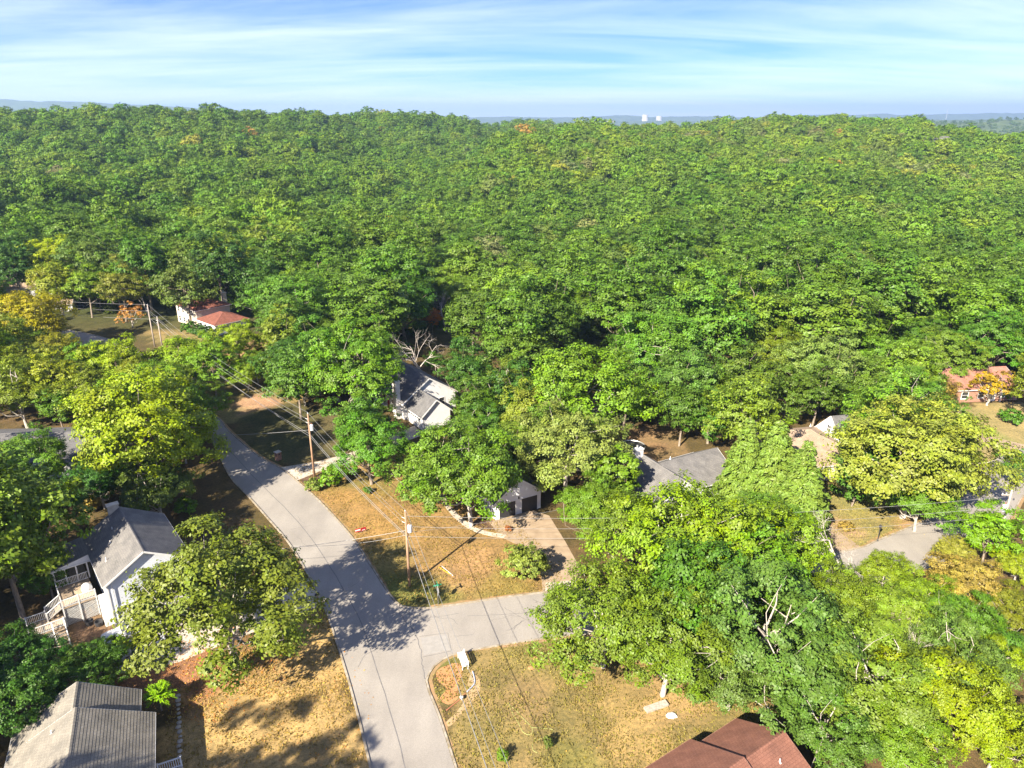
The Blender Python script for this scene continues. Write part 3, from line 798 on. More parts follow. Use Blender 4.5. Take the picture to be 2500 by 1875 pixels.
MB().tube([(11.12, -3.6, 5.3), (11.12, -3.6, .3), (11.3, -3.6, .1)], .05, 6).build('downspout', M['white_trim'], h)
MB().box(9.2, 10.5, -4.9, -4.02, 0, 3.4).build('bay', M['white_siding'], h)
vent(h, 2.6, -1.5, 7.1); vent(h, 4.9, -2.2, 6.7); vent(h, 7.4, -3.2, 6.1, .45)
# porch roof over the deck
slope_part(h, (-1.2, -8.3, 4.65), (3.4, -8.3, 4.65), (3.4, -4.1, 5.35), (-1.2, -4.1, 5.35), M['shingle_slate'], name='porch_roof')
MB().box(3.42, 3.5, -8.3, -4.1, 4.5, 4.64).build('fascia', M['white_trim'], h)
MB().face([(3.41, -8.3, 4.64), (3.41, -4.1, 4.64), (3.41, -4.1, 5.45)]).build('porch_gable', M['white_siding'], h)
for yy_ in (-8.1, -7.0, -5.9, -4.8):
    MB().box(3.2, 3.34, yy_-.07, yy_+.07, 2.4, 4.64).build('porch_post', M['white_trim'], h)
for xx in (-1.0, 1.0):
    MB().box(xx-.07, xx+.07, -8.2, -8.06, 2.4, 4.64).build('porch_post', M['white_trim'], h)

def railing(parent, a, b, za, zb, bal_mesh, sp=.15, post0=True, post1=True, gz=None):
    """posts, two rails and one baluster object after another; a, b in plan, za/zb floor heights"""
    A, B = Vector((*a, za)), Vector((*b, zb)); up = Vector((0, 0, 1))
    for t_, on in ((A, post0), (B, post1)):
        if on:
            MB().box(t_.x-.06, t_.x+.06, t_.y-.06, t_.y+.06, gz if gz is not None else t_.z-.15, t_.z+1.05).build('post', M['white_trim'], parent)
    MB().beam(A+up*.95, B+up*.95, .09, .06).build('rail', M['white_trim'], parent)
    MB().beam(A+up*.12, B+up*.12, .05, .07).build('rail', M['white_trim'], parent)
    n = max(2, int((B-A).length/sp))
    for i in range(1, n):
        p = A.lerp(B, i/n); q = link(bpy.data.objects.new('baluster', bal_mesh), parent); q.location = p+up*.15
balm = MB().box(-.025, .025, -.025, .025, 0, .79).mesh('baluster', M['white_trim'])
dk = empty('deck', (h2x, h2y, 0), R(h2a), 'raised wooden deck with white railings and stairs beside the white sided house', 'deck')
MB().box(-1.0, 7.8, -8.2, -4.95, 2.26, 2.4).build('floor', M['deck_wood'], dk)
MB().box(7.0, 9.6, -11.6, -8.3, 1.26, 1.4).build('landing', M['deck_wood'], dk)
railing(dk, (7.75, -4.95), (7.75, -6.6), 2.4, 2.4, balm, gz=0); railing(dk, (7.75, -6.6), (7.75, -8.15), 2.4, 2.4, balm, post0=False, gz=0)
railing(dk, (3.6, -8.15), (6.3, -8.15), 2.4, 2.4, balm, gz=0); railing(dk, (3.45, -8.1), (3.45, -4.95), 2.4, 2.4, balm, post0=False, post1=False)
for i in range(5):                                   # steps from the deck to the landing
    MB().box(6.4, 7.7, -8.3-.28*(i+1), -8.3-.28*i, 2.16-.2*i, 2.2-.2*i).build('step', M['deck_wood'], dk)
railing(dk, (7.75, -8.2), (7.75, -9.7), 2.35, 1.45, balm, post0=False, gz=0); railing(dk, (6.35, -8.2), (6.35, -9.7), 2.35, 1.45, balm, post0=False, gz=0)
railing(dk, (9.55, -8.35), (9.55, -11.55), 1.4, 1.4, balm, gz=0); railing(dk, (7.05, -11.55), (9.55, -11.55), 1.4, 1.4, balm, post1=False, gz=0)
railing(dk, (7.05, -9.8), (7.05, -11.55), 1.4, 1.4, balm, post1=False, gz=0)
for i in range(6):                                   # steps from the landing to the ground
    MB().box(9.6+.28*i, 9.6+.28*(i+1), -9.5, -8.4, 1.16-.2*i, 1.2-.2*i).build('step', M['deck_wood'], dk)
railing(dk, (9.6, -8.4), (11.3, -8.4), 1.35, .25, balm, post0=False, gz=0); railing(dk, (9.6, -9.5), (11.3, -9.5), 1.35, .25, balm, post0=False, gz=0)
lat = MB()                                           # crossed laths closing the space below
def lattice(a, b, z0_, z1_):
    A, B = Vector((*a, 0)), Vector((*b, 0)); L = (B-A).length; d = (B-A)/L; hgt = z1_-z0_; n = int((L+hgt)/.2)
    for i in range(n):
        for sgn in (1, -1):
            u0 = i*.2-hgt; u1 = i*.2; p0, p1 = (max(u0, 0)-u0), (min(u1, L)-u0)
            if p1 <= p0: continue
            f = lambda q: A+d*(u0+q if sgn > 0 else L-(u0+q))+Vector((0, 0, z0_+q))
            lat.beam(f(p0), f(min(p1, hgt)), .015, .035)
lattice((7.72, -4.95), (7.72, -8.15), .1, 2.2); lattice((9.52, -8.35), (9.52, -11.5), .1, 1.2); lattice((7.05, -11.52), (9.5, -11.52), .1, 1.2)
o = lat.build('lattice', M['white_trim'], dk); o['kind'] = 'stuff'
# things on and under the deck
def l2w(x, y, z=0):
    c, s_ = math.cos(R(h2a)), math.sin(R(h2a)); return (h2x+c*x-s_*y, h2y+s_*x+c*y, z)
o = MB().lathe((0, 0, 0), [(.5, 0), (.56, .35), (.5, .75), (.3, .95), (.05, 1.02)], 14).build('covered_grill', M['plastic_white'], None, True); o.location = l2w(6.0, -5.5, 2.4)
tag(o, 'round pale covered grill standing on the deck by the white wall', 'grill')
for i, (px_, py_) in enumerate(((8.9, -6.2), (9.7, -5.4))):
    o = MB().lathe((0, 0, 0), [(.34, 0), (.42, .3), (.44, .55), (.40, .56), (.36, .3)], 16).build('planter_tub', M['metal_dark']); o.location = l2w(px_, py_)
    tag(o, ('dark round tub on the ground, nearer the deck lattice', 'dark round tub on the ground, nearer the garage corner')[i], 'planter', 'tubs below the deck')

# brown roofed house at the bottom edge
h = house('house', 21.97, 44.07, -146.5, 'house with plain reddish brown roof at the bottom edge right of the road')
gable(h, .1, 5.1, -4.1, 4.2, 2.95, 5.2, 0, wall='cream_wall', roof='shingle_brown', cut1=True, trim='brick_wall')
gable(h, 5.1, 17, -4.75, 4.6, 2.95, 5.5, 0, wall='cream_wall', roof='shingle_brown', trim='brick_wall')
vent(h, 2.0, 1.3, 4.6); 
for xx in (2.6, 8, 11): window(h, xx, -4.1 if xx < 5 else -4.75, 1.6, 'y-', 1.2, 1.3)

# white house with tall chimney behind the central trees
h = house('house', -15.39, 123.36, -54.6, 'white house with grey roof, white chimney and lower garage wing, beyond the concrete drive')
gable(h, -17, 0, -5.4, 5.6, 3.4, 7.0, 0, wall='white_siding', roof='shingle_dark')
gable(h, .03, 6.4, -5.0, .6, 2.9, 5.3, -2.2, wall='white_siding', roof='shingle_dark', cut0=True)
chimney(h, -1.6, -5.95, 0, 7.2, 1.3, .9)
for xx in (-14, -11, -8): window(h, xx, -5.4, 1.7, 'y-', .9, 1.6)
for xx in (-4.6, -3.6): window(h, xx, -5.4, 1.7, 'y-', .7, 1.5)
door(h, -6.2, -5.4, 0, 'y-', .95, 2.05, 'sign_red'); window(h, 0, 2.6, 1.9, 'x+', 1, 1.4)
door(h, 3.4, -5.0, 0, 'y-', 4.6, 2.15, 'white_trim', 'garage_door', 4, 6, True)
MB().tube([(6.4, -4.95, 2.6), (6.5, -4.95, .2)], .05).build('downspout', M['white_trim'], h)

# grey roofed house and its garage
h = house('house', 19.17, 94.62, -61.6, 'white house with crossing grey gable roofs and white brick chimney right of the tan drive')
gable(h, .1, 9.2, -3.9, 3.9, 2.9, 5.5, 0, wall='white_siding', roof='shingle_slate')
# wing: ridge runs across the main ridge
def wing(parent, y0, y1, x0, x1, ze, zr, wall, roof):
    rx = (x0+x1)/2
    prof = [(x0, -.2), (x1, -.2), (x1, ze), (rx, zr), (x0, ze)]
    wb = MB(); B = [(p[0], y1, p[1]) for p in prof]; A = [(p[0], y0, p[1]) for p in prof]
    wb.face(B[::-1]); wb.face([A[0], B[0], B[4], A[4]]); wb.face([A[1], A[2], B[2], B[1]])
    wb.build('wall', M[wall], parent)
    s_ = (zr-ze)/(rx-x0); oh = .4
    slope_part(parent, (x0-oh, y1+.3, ze-s_*oh), (x0-oh, y0, ze-s_*oh), (rx, y0, zr), (rx, y1+.3, zr), M[roof])
    slope_part(parent, (x1+oh, y0, ze-s_*oh), (x1+oh, y1+.3, ze-s_*oh), (rx, y1+.3, zr), (rx, y0, zr), M[roof])
    ridge_cap(parent, (rx, y0, zr+.12), (rx, y1+.3, zr+.12), M[roof])
    for xx in (x0-oh-.06, x1+oh+.06):
        MB().box(xx-.05, xx+.05, y0+3.6, y1+.3, ze-s_*oh, ze-s_*oh+.12).build('gutter', M['white_trim'], parent)
    for xa_, s2 in ((x0-oh, 1), (x1+oh, -1)):
        MB().beam((xa_, y1+.34, ze-s_*oh+.02), (rx, y1+.34, zr+.02), .05, .2).build('rake_board', M['white_trim'], parent)
wing(h, .6, 11.3, -.9, 7.6, 2.75, 5.3, 'white_siding', 'shingle_slate')
chimney(h, .1, -.9, 0, 6.6, .8, 1.5, 'white_brick', 1)
vent(h, 1.5, 4.2, 4.5)
for yy_ in (-2.4, 2.3): window(h, 9.2, yy_, 1.7, 'x+', 1.1, 1.4)
for xx in (2.4, 5.6): window(h, xx, -3.9, 1.7, 'y-', 1.1, 1.4)
for yy_ in (6, 9): window(h, 7.6, yy_, 1.6, 'x+', 1.2, 1.3)
slope_part(h, (11.0, -3.6, 2.35), (11.0, 1.4, 2.35), (9.2, 1.4, 2.85), (9.2, -3.6, 2.85), M['shingle_slate'], name='porch_roof')
for yy_ in (-3.4, 1.2): MB().box(10.7, 10.85, yy_-.07, yy_+.07, 0, 2.4).build('porch_post', M['white_trim'], h)
h = house('garage', .9, 87.0, -61.6, 'small gabled white garage with two dark open doors at the end of the tan drive', 'garage')
gable(h, -7.5, 0, -3.6, 3.6, 2.9, 5.6, 0, wall='white_siding', roof='shingle_dark')
for yy_ in (-1.75, 1.75):
    door(h, 0, yy_, 0, 'x+', 2.5, 2.3, 'door_dark', 'garage_door', 4, 1)
MB().box(.02, .14, -.09, .09, 2.45, 2.75).build('wall_lamp', M['metal_dark'], h)

# tan hip roofed house behind the cedar
h = house('house', 50.2, 104.0, -78, 'tan hip roofed house with white upper gable half hidden behind the cedar')
hip(h, -6.2, 6.6, -7.6, 3.4, 2.7, 5.1, wall='cream_wall', roof='shingle_tan')
wing(h, 1.6, 9.5, -4.6, 2.2, 3.6, 6.9, 'white_siding', 'shingle_dark')
MB().face([(-4.6, 1.55, 3.0), (2.2, 1.55, 3.0), (2.2, 1.55, 3.55), (-1.2, 1.55, 6.8), (-4.6, 1.55, 3.55)]).build('upper_gable', M['white_siding'], h)
MB().beam((-5.0, 1.5, 3.25), (-1.2, 1.5, 6.95), .05, .22).beam((2.6, 1.5, 3.25), (-1.2, 1.5, 6.95), .05, .22).build('rake_board', M['white_trim'], h)
window(h, -1.2, 1.54, 4.9, 'y-', .8, 1.1, 4); vent(h, -2.5, -1.0, 5.0); window(h, 6.6, 0.8, 1.4, 'x+', 1.0, 1.4, 4); window(h, 6.6, -4, 1.4, 'x+', 1.2, 1.4, 4)

# pink roofed house at the right edge
h = house('house', 93.5, 134.3, 7, 'house with pinkish red shingle roof near the right edge, orange tree in front')
gable(h, -9, 5.5, -4.8, 5, 2.8, 5.2, 0, wall='brick_wall', roof='shingle_pink')
for xx in (-6, -2.5, 2.5): window(h, xx, -4.8, 1.5, 'y-', 1.3, 1.3)
door(h, 0, -4.8, 0, 'y-', 1, 2.05, 'white_trim')
for xx in (-1.2, 1.2): MB().box(xx-.08, xx+.08, -5.6, -5.44, 0, 2.5).build('porch_post', M['white_trim'], h)

# split level house with red brown roofs
h = house('house', -82.8, 180.0, -41, 'split level house with two red brown hip roofs left of centre under the trees')
hip(h, -11.5, 0, .5, 9.8, 4.9, 6.7, inset=4.6, wall='cream_wall', roof='shingle_red')
hip(h, .6, 9.6, .4, 9.2, 2.8, 4.6, inset=4.2, wall='bluewhite_siding', roof='shingle_red')
for xx in (-10, -7.5, -5, -2.5): window(h, xx, .5, 3.9, 'y-', .9, 1.4); window(h, xx, .5, 1.3, 'y-', .9, 1.3)
for xx in (2, 4.4, 7.4): window(h, xx, .4, 1.5, 'y-', 1.2, 1.4)
window(h, 9.6, 5, 1.6, 'x+', 1.4, 1.2)
chimney(h, -3, 10.1, 0, 7.6, 1.1, .9, 'cream_wall', 1)

# dark roofed house at the left edge
h = house('house', -74, 103.0, 4, 'low house with dark shaded roof between the trees at the left edge')
gable(h, -13, 9.5, -5.4, 7.5, 2.7, 5.0, 0.4, wall='grey_wall', roof='shingle_dark')
for xx in (-6, -1, 4, 7.5): window(h, xx, -5.4, 1.5, 'y-', 1.2, 1.3)
# pieces of houses far left
h = house('house', -150, 222, 20, 'pale house in the far left trees, only bits of roof and wall showing')
gable(h, -9, 9, -5, 5, 3, 5.6, 0, wall='white_siding', roof='shingle_tan')
for xx in (-6, -2, 2, 6): window(h, xx, -5, 1.6, 'y-', 1.2, 1.3)
h = house('shed', *G(162, 757)[:2], 15, 'small white shed beside a dark car in the left background', 'shed')
gable(h, -2.2, 2.2, -1.6, 1.6, 2.1, 3.0, 0, wall='white_siding', roof='shingle_tan', oh=.2, rk=.15)
door(h, 0, -1.6, 0, 'y-', 1.2, 1.8, 'door_dark')
h = house('shed', *G(684, 918)[:2], 20, 'little white shed in the shade of the trees behind the dirt drive', 'shed')
gable(h, -1.8, 1.8, -1.5, 1.5, 2.1, 2.9, 0, wall='white_siding', roof='shingle_dark', oh=.2, rk=.15)
door(h, 0, -1.5, 0, 'y-', 1.2, 1.8, 'white_trim')
# far houses on the ridges
def far_house(px, Y, ang, L, w_, label, roof, wall, ze=4.5, zr=8, zoff=0):
    X = (px-1250)/FPX*(Y*CP+20*SP); h = empty('house', (X, Y, ground(X, Y)+zoff), R(ang), label, 'house')
    gable(h, -L/2, L/2, -w_/2, w_/2, ze, zr, 0, wall=wall, roof=roof, step=1.0, z0=-6)
    for i in range(3): window(h, -L/3+i*L/3, -w_/2, 2.4, 'y-', 1.4, 1.6)
    for yy_ in (-2, 2): window(h, -L/2, yy_, 2.6, 'x-', 1.2, 1.5)
    return h
far_house(786, 905, 62, 11, 9, 'tiny pinkish gabled house standing on the far left ridge line', 'shingle_slate', 'cream_wall', 9, 14, 7)
hh = far_house(2282, 700, 8, 26, 11, 'long grey roofed house in the trees on the far right ridge', 'shingle_slate', 'brick_wall', 5, 9, 7)
wing(hh, -9, 4, 2, 10, 5, 8.4, 'brick_wall', 'shingle_slate')

# ------------------------------------------------------------------ vehicles
def wheel(parent, x, y, r=.34, w=.22):
    o = MB(); n = 18; s_ = 1 if y > 0 else -1
    ring = [(r*.62, -w/2), (r*.95, -w/2), (r, -w/2+.04), (r, w/2-.04), (r*.95, w/2), (r*.62, w/2)]
    pts = [[(x+q*math.cos(2*math.pi*k/n), y+d, r+q*math.sin(2*math.pi*k/n)) for k in range(n)] for q, d in ring]
    for i in range(len(ring)-1):
        for k in range(n): o.face([pts[i][k], pts[i][(k+1) % n], pts[i+1][(k+1) % n], pts[i+1][k]])
    wo = o.build('wheel', M['rubber'], parent)
    rm = MB(); c = (x, y+s_*w*.3, r)
    for k in range(n):
        a0, a1 = 2*math.pi*k/n, 2*math.pi*(k+1)/n
        f = lambda a, q, d: (x+q*math.cos(a), y+s_*(w/2-d), r+q*math.sin(a))
        rm.face([f(a0, r*.62, .01), f(a1, r*.62, .01), f(a1, r*.5, .05), f(a0, r*.5, .05)])
        rm.face([f(a0, r*.5, .05), f(a1, r*.5, .05), (x, y+s_*(w/2-.01), r)] if k % 3 else [f(a0, r*.5, .05), f(a1, r*.5, .05), (x, y+s_*(w/2-.09), r)])
    rm.build('rim', M['rim'], wo)
def loft(sections):
    """closed body from rings of equal length along x"""
    mb = MB()
    for a, b in zip(sections[:-1], sections[1:]):
        n = len(a)
        for k in range(n): mb.face([a[k], a[(k+1) % n], b[(k+1) % n], b[k]])
    mb.face(sections[0][::-1]); mb.face(sections[-1])
    return mb
def ring_at(x, w, z0, z1, z2, tw):
    """lower body ring: floor z0, shoulder z1, top z2; half widths w (shoulder) and tw (top)"""
    return [(x, -w*.93, z0), (x, -w, (z0+z1)/2), (x, -w*.98, z1), (x, -tw, z2), (x, tw, z2), (x, w*.98, z1), (x, w, (z0+z1)/2), (x, w*.93, z0)]
def car(name, loc, rz, label, kind, body='paint_white'):
    t = empty(name, (*loc, ground(*loc)+.03), rz, label, 'pickup' if kind == 'pickup' else 'car')
    if kind == 'pickup':
        L, w, wr = 2.85, .98, .40
        S = [(-2.85, .5, .95, 1.05), (-2.78, .42, 1.0, 1.12), (-.75, .4, 1.0, 1.13), (.95, .4, 1.02, 1.14), (1.3, .4, 1.03, 1.15), (2.4, .42, 1.02, 1.12), (2.75, .45, .9, 1.0), (2.85, .5, .8, .86)]
        cab = [(-.72, 1.12, .86), (-.62, 1.86, .70), (.35, 1.88, .70), (1.05, 1.13, .84)]; ax_ = (-1.75, 1.8)
    else:
        L, w, wr = 2.3, .9, .33
        S = [(-2.3, .45, .75, .82), (-2.2, .3, .85, .95), (-1.4, .25, .88, 1.0), (.8, .25, .86, .96), (1.6, .28, .80, .88), (2.1, .32, .70, .76), (2.3, .4, .58, .62)]
        cab = [(-1.9, .96, .70), (-1.0, 1.42, .56), (.15, 1.44, .56), (1.0, .93, .70)]; ax_ = (-1.35, 1.42)
    bo = loft([ring_at(x, w*(.93 if abs(x) > L*.96 else 1), z0, z1, z2, w*.86) for x, z0, z1, z2 in S]).build('body', M[body], t)
    cb = MB(); P = [[(x, -q, z), (x, q, z)] for x, z, q in cab]
    g = MB()
    cb.face([P[1][0], P[2][0], P[2][1], P[1][1]])
    cb.build('roof', M[body], t)
    for nm, quad in (('windscreen', [P[2][0], P[3][0], P[3][1], P[2][1]]), ('rear_window', [P[1][1], P[0][1], P[0][0], P[1][0]]),
                     ('side_window', [P[0][0], P[3][0], P[2][0], P[1][0]]), ('side_window', [P[3][1], P[0][1], P[1][1], P[2][1]])):
        MB().face(quad).build(nm, M['glass'], t)
    pl = MB()
    for i in (0, 1):
        for a, b in ((0, 1), (1, 2), (2, 3)): pl.tube([P[a][i], P[b][i]], .045, 5)
        mx_ = (P[1][i][0]+P[2][i][0])/2
        pl.tube([(mx_, P[1][i][1], P[1][i][2]), (mx_-.05, P[0][i][1]*1.0, P[0][i][2])], .05, 5)
    pl.build('window_pillar', M[body], t)
    for s_ in (-1, 1):
        for xx in ax_: wheel(t, xx, s_*(w-.1), wr)
        MB().box(L-.1, L+.015, s_*w*.62-.17, s_*w*.62+.17, S[-1][2]-.05, S[-1][2]+.09).build('headlight', M['lamp_clear'], t)
        MB().box(-L-.015, -L+.08, s_*w*.72-.1, s_*w*.72+.1, S[0][2]-.15, S[0][2]+.08).build('tail_lamp', M['lamp_red'], t)
        MB().box(cab[3][0]-.35, cab[3][0]-.12, s_*(w+.02)-.08, s_*(w+.02)+.08, cab[3][1]+.05, cab[3][1]+.22).build('mirror', M[body], t)
        for xx in ax_:
            arch = MB(); n = 12
            for k in range(n):
                a0, a1 = math.pi*k/n, math.pi*(k+1)/n; q0, q1 = wr*1.08, wr*1.2
                f = lambda a, q: (xx+q*math.cos(a), s_*(w+.012), wr+q*math.sin(a))
                arch.face([f(a0, q0), f(a1, q0), f(a1, q1), f(a0, q1)])
            arch.build('wheel_arch', M['metal_dark'], t)
    MB().box(L-.05, L+.05, -w*.85, w*.85, .32, .52).build('bumper', M['metal'] if kind == 'pickup' else M[body], t)
    MB().box(-L-.05, -L+.05, -w*.85, w*.85, .38, .56).build('bumper', M['metal'] if kind == 'pickup' else M[body], t)
    MB().box(L-.02, L+.02, -.5, .5, S[-1][2]-.18, S[-1][2]-.02).build('grille', M['metal_dark'], t)
    if kind == 'pickup':
        MB().box(-2.7, -.85, -.74, .74, 1.135, 1.145).build('bed_liner', M['metal_dark'], t)
        for s_ in (-1, 1): MB().box(-2.8, -.8, s_*.82-.07, s_*.82+.07, 1.1, 1.24).build('bed_rail', M[body], t)
    return t
car('pickup', (-40.6, 62.0), R(-141), 'white pickup parked nose out by the garage doors of the white house', 'pickup')
car('car', (-38.5, 59.6), R(-143), 'white car parked on the drive in front of the white pickup', 'sedan')
car('car', (G(186, 750)[0]+1, G(186, 750)[1]), R(10), 'dark car standing by the white shed in the left background', 'sedan', 'dark_car')

# ------------------------------------------------------------------ utility poles and wires
poles = {}
def pole(key, x, y, h_, label, wood='pole_wood', transformer=True, arm=False, side=1.0, sides=None):
    z = ground(x, y); t = empty('utility_pole', (x, y, z), 0, label, 'utility pole', 'utility poles')
    MB().tube([(0, 0, -.3), (0, 0, h_*.5), (0, 0, h_)], [.17, .145, .11], 10).build('shaft', M[wood], t, True)
    MB().lathe((0, 0, h_), [(.02, 0), (.05, .06), (.07, .12), (.05, .2), (.02, .24)], 8).build('insulator', M['porcelain'], t)
    if arm:
        a = MB().box(-1.1, .1, -.06, .06, h_-.5, h_-.38).build('crossarm', M[wood], t)
        for xx in (-1.0, -.55): MB().lathe((xx, 0, h_-.38), [(.02, 0), (.05, .06), (.06, .12), (.02, .2)], 8).build('insulator', M['porcelain'], a)
    else:
        for k_ in (0, 1): MB().tube([(0, 0, h_-.9-.6*k_), (-.45, .12, h_-.75-.6*k_)], .035, 6).build('standoff', M['porcelain'], t)
    if transformer:
        q = MB().lathe((side*.42, -.12, h_-2.6), [(.22, 0), (.26, .03), (.26, .85), (.22, .92), (.12, .96)], 14).build('transformer', M['porcelain'], t, False)
        MB().tube([(side*.42, -.12, h_-1.66), (side*.42, -.12, h_-1.4)], [.06, .03], 8).build('bushing', M['terracotta'], q)
        MB().beam((0, 0, h_-2.2), (side*.25, -.07, h_-2.2), .06, .12).build('bracket', M['metal'], q)
    MB().tube([(.12, .08, h_-3.4), (.22, .15, h_-3.1), (.1, .1, h_-2.7)], .03, 6).tube([(-.2, 0, h_-3.0), (-.5, .05, h_-2.6), (-.3, .1, h_-2.1), (-.1, 0, h_-2.4)], .018, 5).build('cable_loop', M['wire_black'], t)
    poles[key] = (x, y, z, h_)
pole('p1', -12.16, 70.67, 10.05, 'wooden utility pole with white transformer on the corner lawn by the street sign', 'pole_wood')
pole('p2', -30.54, 97.92, 10.6, 'wooden utility pole with transformer beside the concrete drive', 'pole_wood')
pole('p3', -86.8, 165.0, 10.4, 'pale utility pole, taller of the two standing before the bare tree', 'pole_grey', False)
pole('p3b', -84.6, 164.2, 7.6, 'pale utility pole, shorter of the two standing before the bare tree', 'pole_grey', False)
p4x, p4y = G(2470, 1200, 10.4)
pole('p4', p4x, p4y, 10.4, 'utility pole with white transformer rising behind the round green tree at the right edge', 'pole_grey', True, True, -1)
poles['p0'] = (5.5, 18, 0, 10.3); poles['p5'] = (-165, 190, 0, 10.4); poles['p6'] = (120, 60, 0, 10.4)
def wire(a, za, b, zb, label, sag=.6, r=.02, m_='wire', da=(0, 0), db=(0, 0)):
    A = Vector((a[0]+da[0], a[1]+da[1], a[2]+za)); B = Vector((b[0]+db[0], b[1]+db[1], b[2]+zb)); n = 20
    pts = [A.lerp(B, i/n)-Vector((0, 0, 4*sag*(i/n)*(1-i/n))) for i in range(n+1)]; r *= .92
    o = MB().tube(pts, r, 4, False).build('overhead_wire', M[m_]); tag(o, label, 'wire', 'overhead wires')
p = poles
for k_, (zo, lab) in enumerate(((.2, 'topmost'), (-.75, 'second'), (-1.35, 'third'))):
    wire(p['p1'], 10.05+zo, p['p2'], 10.6+zo, f'{lab} power wire between the two wooden poles along the road', .5, .018, da=(-.4*(k_ > 0), .1), db=(-.4*(k_ > 0), .1))
    wire(p['p2'], 10.6+zo, p['p3'], 10.4+zo, f'{lab} power wire from the drive pole back to the pale poles', 1.6, .022, da=(-.4*(k_ > 0), .1), db=(-.4*(k_ > 0), .1))
wire(p['p1'], 7.0, p['p2'], 7.3, 'thick lower cable between the two wooden poles along the road', .6, .035, 'wire')
wire(p['p2'], 7.3, p['p3'], 7.2, 'thick lower cable from the drive pole back to the pale poles', 1.6, .03, 'wire')
wire(p['p2'], 6.9, p['p3b'], 7.2, 'lowest cable from the drive pole to the shorter pale pole', 1.7, .03, 'wire')
wire(p['p1'], 6.7, p['p2'], 6.9, 'lowest cable between the two wooden poles along the road', .6, .03, 'wire')
wire(p['p1'], 10.1, p['p0'], 10.3, 'right hand wire running from the corner pole over the bottom lawn', .9, .02, da=(.15, 0), db=(1.1, 0))
wire(p['p1'], 8.4, p['p0'], 8.6, 'middle wire running from the corner pole over the bottom lawn', .9, .022, db=(.4, 0))
wire(p['p1'], 6.9, p['p0'], 7.0, 'thick left hand cable running from the corner pole over the bottom lawn', .9, .04, 'wire')
for zo, lab in ((9.5, 'upper'), (8.1, 'middle'), (6.8, 'lower')):
    wire(p['p1'], zo, p['p4'], zo+.2, f'{lab} wire crossing from the corner pole to the right edge pole', 1.3, .02, da=(.1, 0), db=(-.5, 0))
wire(p['p4'], 10.3, p['p6'], 10.2, 'upper wire leaving the right edge pole out of the picture', .8, .02)
wire(p['p4'], 8.2, p['p6'], 8.2, 'lower wire leaving the right edge pole out of the picture', .8, .025)
wire(p['p3'], 10.5, p['p5'], 10.5, 'upper wire from the pale poles to the left edge', 1.4, .025)
wire(p['p3'], 8.9, p['p5'], 8.9, 'middle wire from the pale poles to the left edge', 1.4, .025)
wire(p['p3b'], 7.1, p['p5'], 7.2, 'lower cable from the pale poles to the left edge', 1.4, .03)
hq = l2w(10.8, 4.4)
wire(p['p1'], 7.6, (hq[0], hq[1], 0), 5.3, 'service cable crossing the road to the white sided house', .5, .025, 'wire')
wire(p['p1'], 7.0, (-26, 72.2, 0), 4.5, 'lower service cable crossing the road above the tree shadow', .5, .018, 'wire')
wire(p['p2'], 8.0, (-62, 104, 0), 4.6, 'service cable from the drive pole to the left across the road', .6, .025, 'wire')
wire(p['p1'], 7.3, (19.5, 88.2, 0), 3.2, 'service cable from the corner pole to the grey roofed house', .6, .02, 'wire')

# ------------------------------------------------------------------ street furniture and small things
sx_, sy_ = G(1070, 1476)
t = empty('street_sign', (sx_, sy_, 0), R(20), 'street name and stop sign post on the corner lawn, seen from behind', 'street sign')
MB().tube([(0, 0, 0), (0, 0, 2.55)], .035, 8).build('post', M['sign_grey'], t)
n8 = [(.38*math.cos(R(22.5+45*i)), .38*math.sin(R(22.5+45*i))) for i in range(8)]
mb = MB(); mb.face([(.05, a, 1.95+b) for a, b in n8]); mb.face([(.06, a, 1.95+b) for a, b in n8][::-1])
for i in range(8):
    a, b = n8[i], n8[(i+1) % 8]; mb.face([(.05, a[0], 1.95+a[1]), (.06, a[0], 1.95+a[1]), (.06, b[0], 1.95+b[1]), (.05, b[0], 1.95+b[1])])
mb.build('stop_plate', M['sign_grey'], t)
MB().box(-.46, .46, -.012, .012, 2.56, 2.74).build('name_blade', M['sign_green'], t)
MB().box(-.012, .012, -.46, .46, 2.76, 2.94).build('name_blade', M['sign_green'], t)
for i, (px, py, a) in enumerate(((874, 1303, 25), (888, 1300, 35))):
    x, y = G(px, py); t = empty('yard_sign', (x, y, 0), R(a), ('small red and white yard sign on the lawn by the road, left of the pair', 'small dark red yard sign on the lawn by the road, right of the pair')[i], 'yard sign', 'yard signs')
    for q in (-.3, .3): MB().tube([(q, 0, 0), (q, 0, .5)], .01, 5).build('stake', M['metal'], t)
    MB().box(-.36, .36, -.008, .008, .28, .78).build('board', M['sign_red'], t)
    if i == 0: MB().box(-.34, .34, -.012, -.0085, .45, .63).build('band', M['plastic_white'], t)
    else: MB().box(-.2, .2, -.012, -.0085, .36, .48).build('band', M['plastic_white'], t)
# white bench by the corner
bx_, by_ = G(1134, 1619)
t = empty('bench', (bx_, by_, 0), R(108), 'white wooden bench on bare clay at the road corner', 'bench')
for i in range(3): MB().box(-.95, .95, .02+.15*i, .15+.15*i, .42, .46).build('seat_slat', M['plastic_white'], t)
for i in range(3): MB().obox((0, -.06-.05*i, .60+.15*i), (.95, 0, 0), (0, -.02, .062), (0, .018, .006)).build('back_slat', M['plastic_white'], t)
for s_ in (-1, 1):
    for a, b in (((s_*.9, .45, 0), (s_*.9, .42, .62)), ((s_*.9, -.12, 0), (s_*.9, -.22, 1.0))): MB().beam(a, b, .07, .07).build('leg', M['plastic_white'], t)
    MB().box(s_*.9-.05, s_*.9+.05, -.2, .52, .62, .67).build('armrest', M['plastic_white'], t)
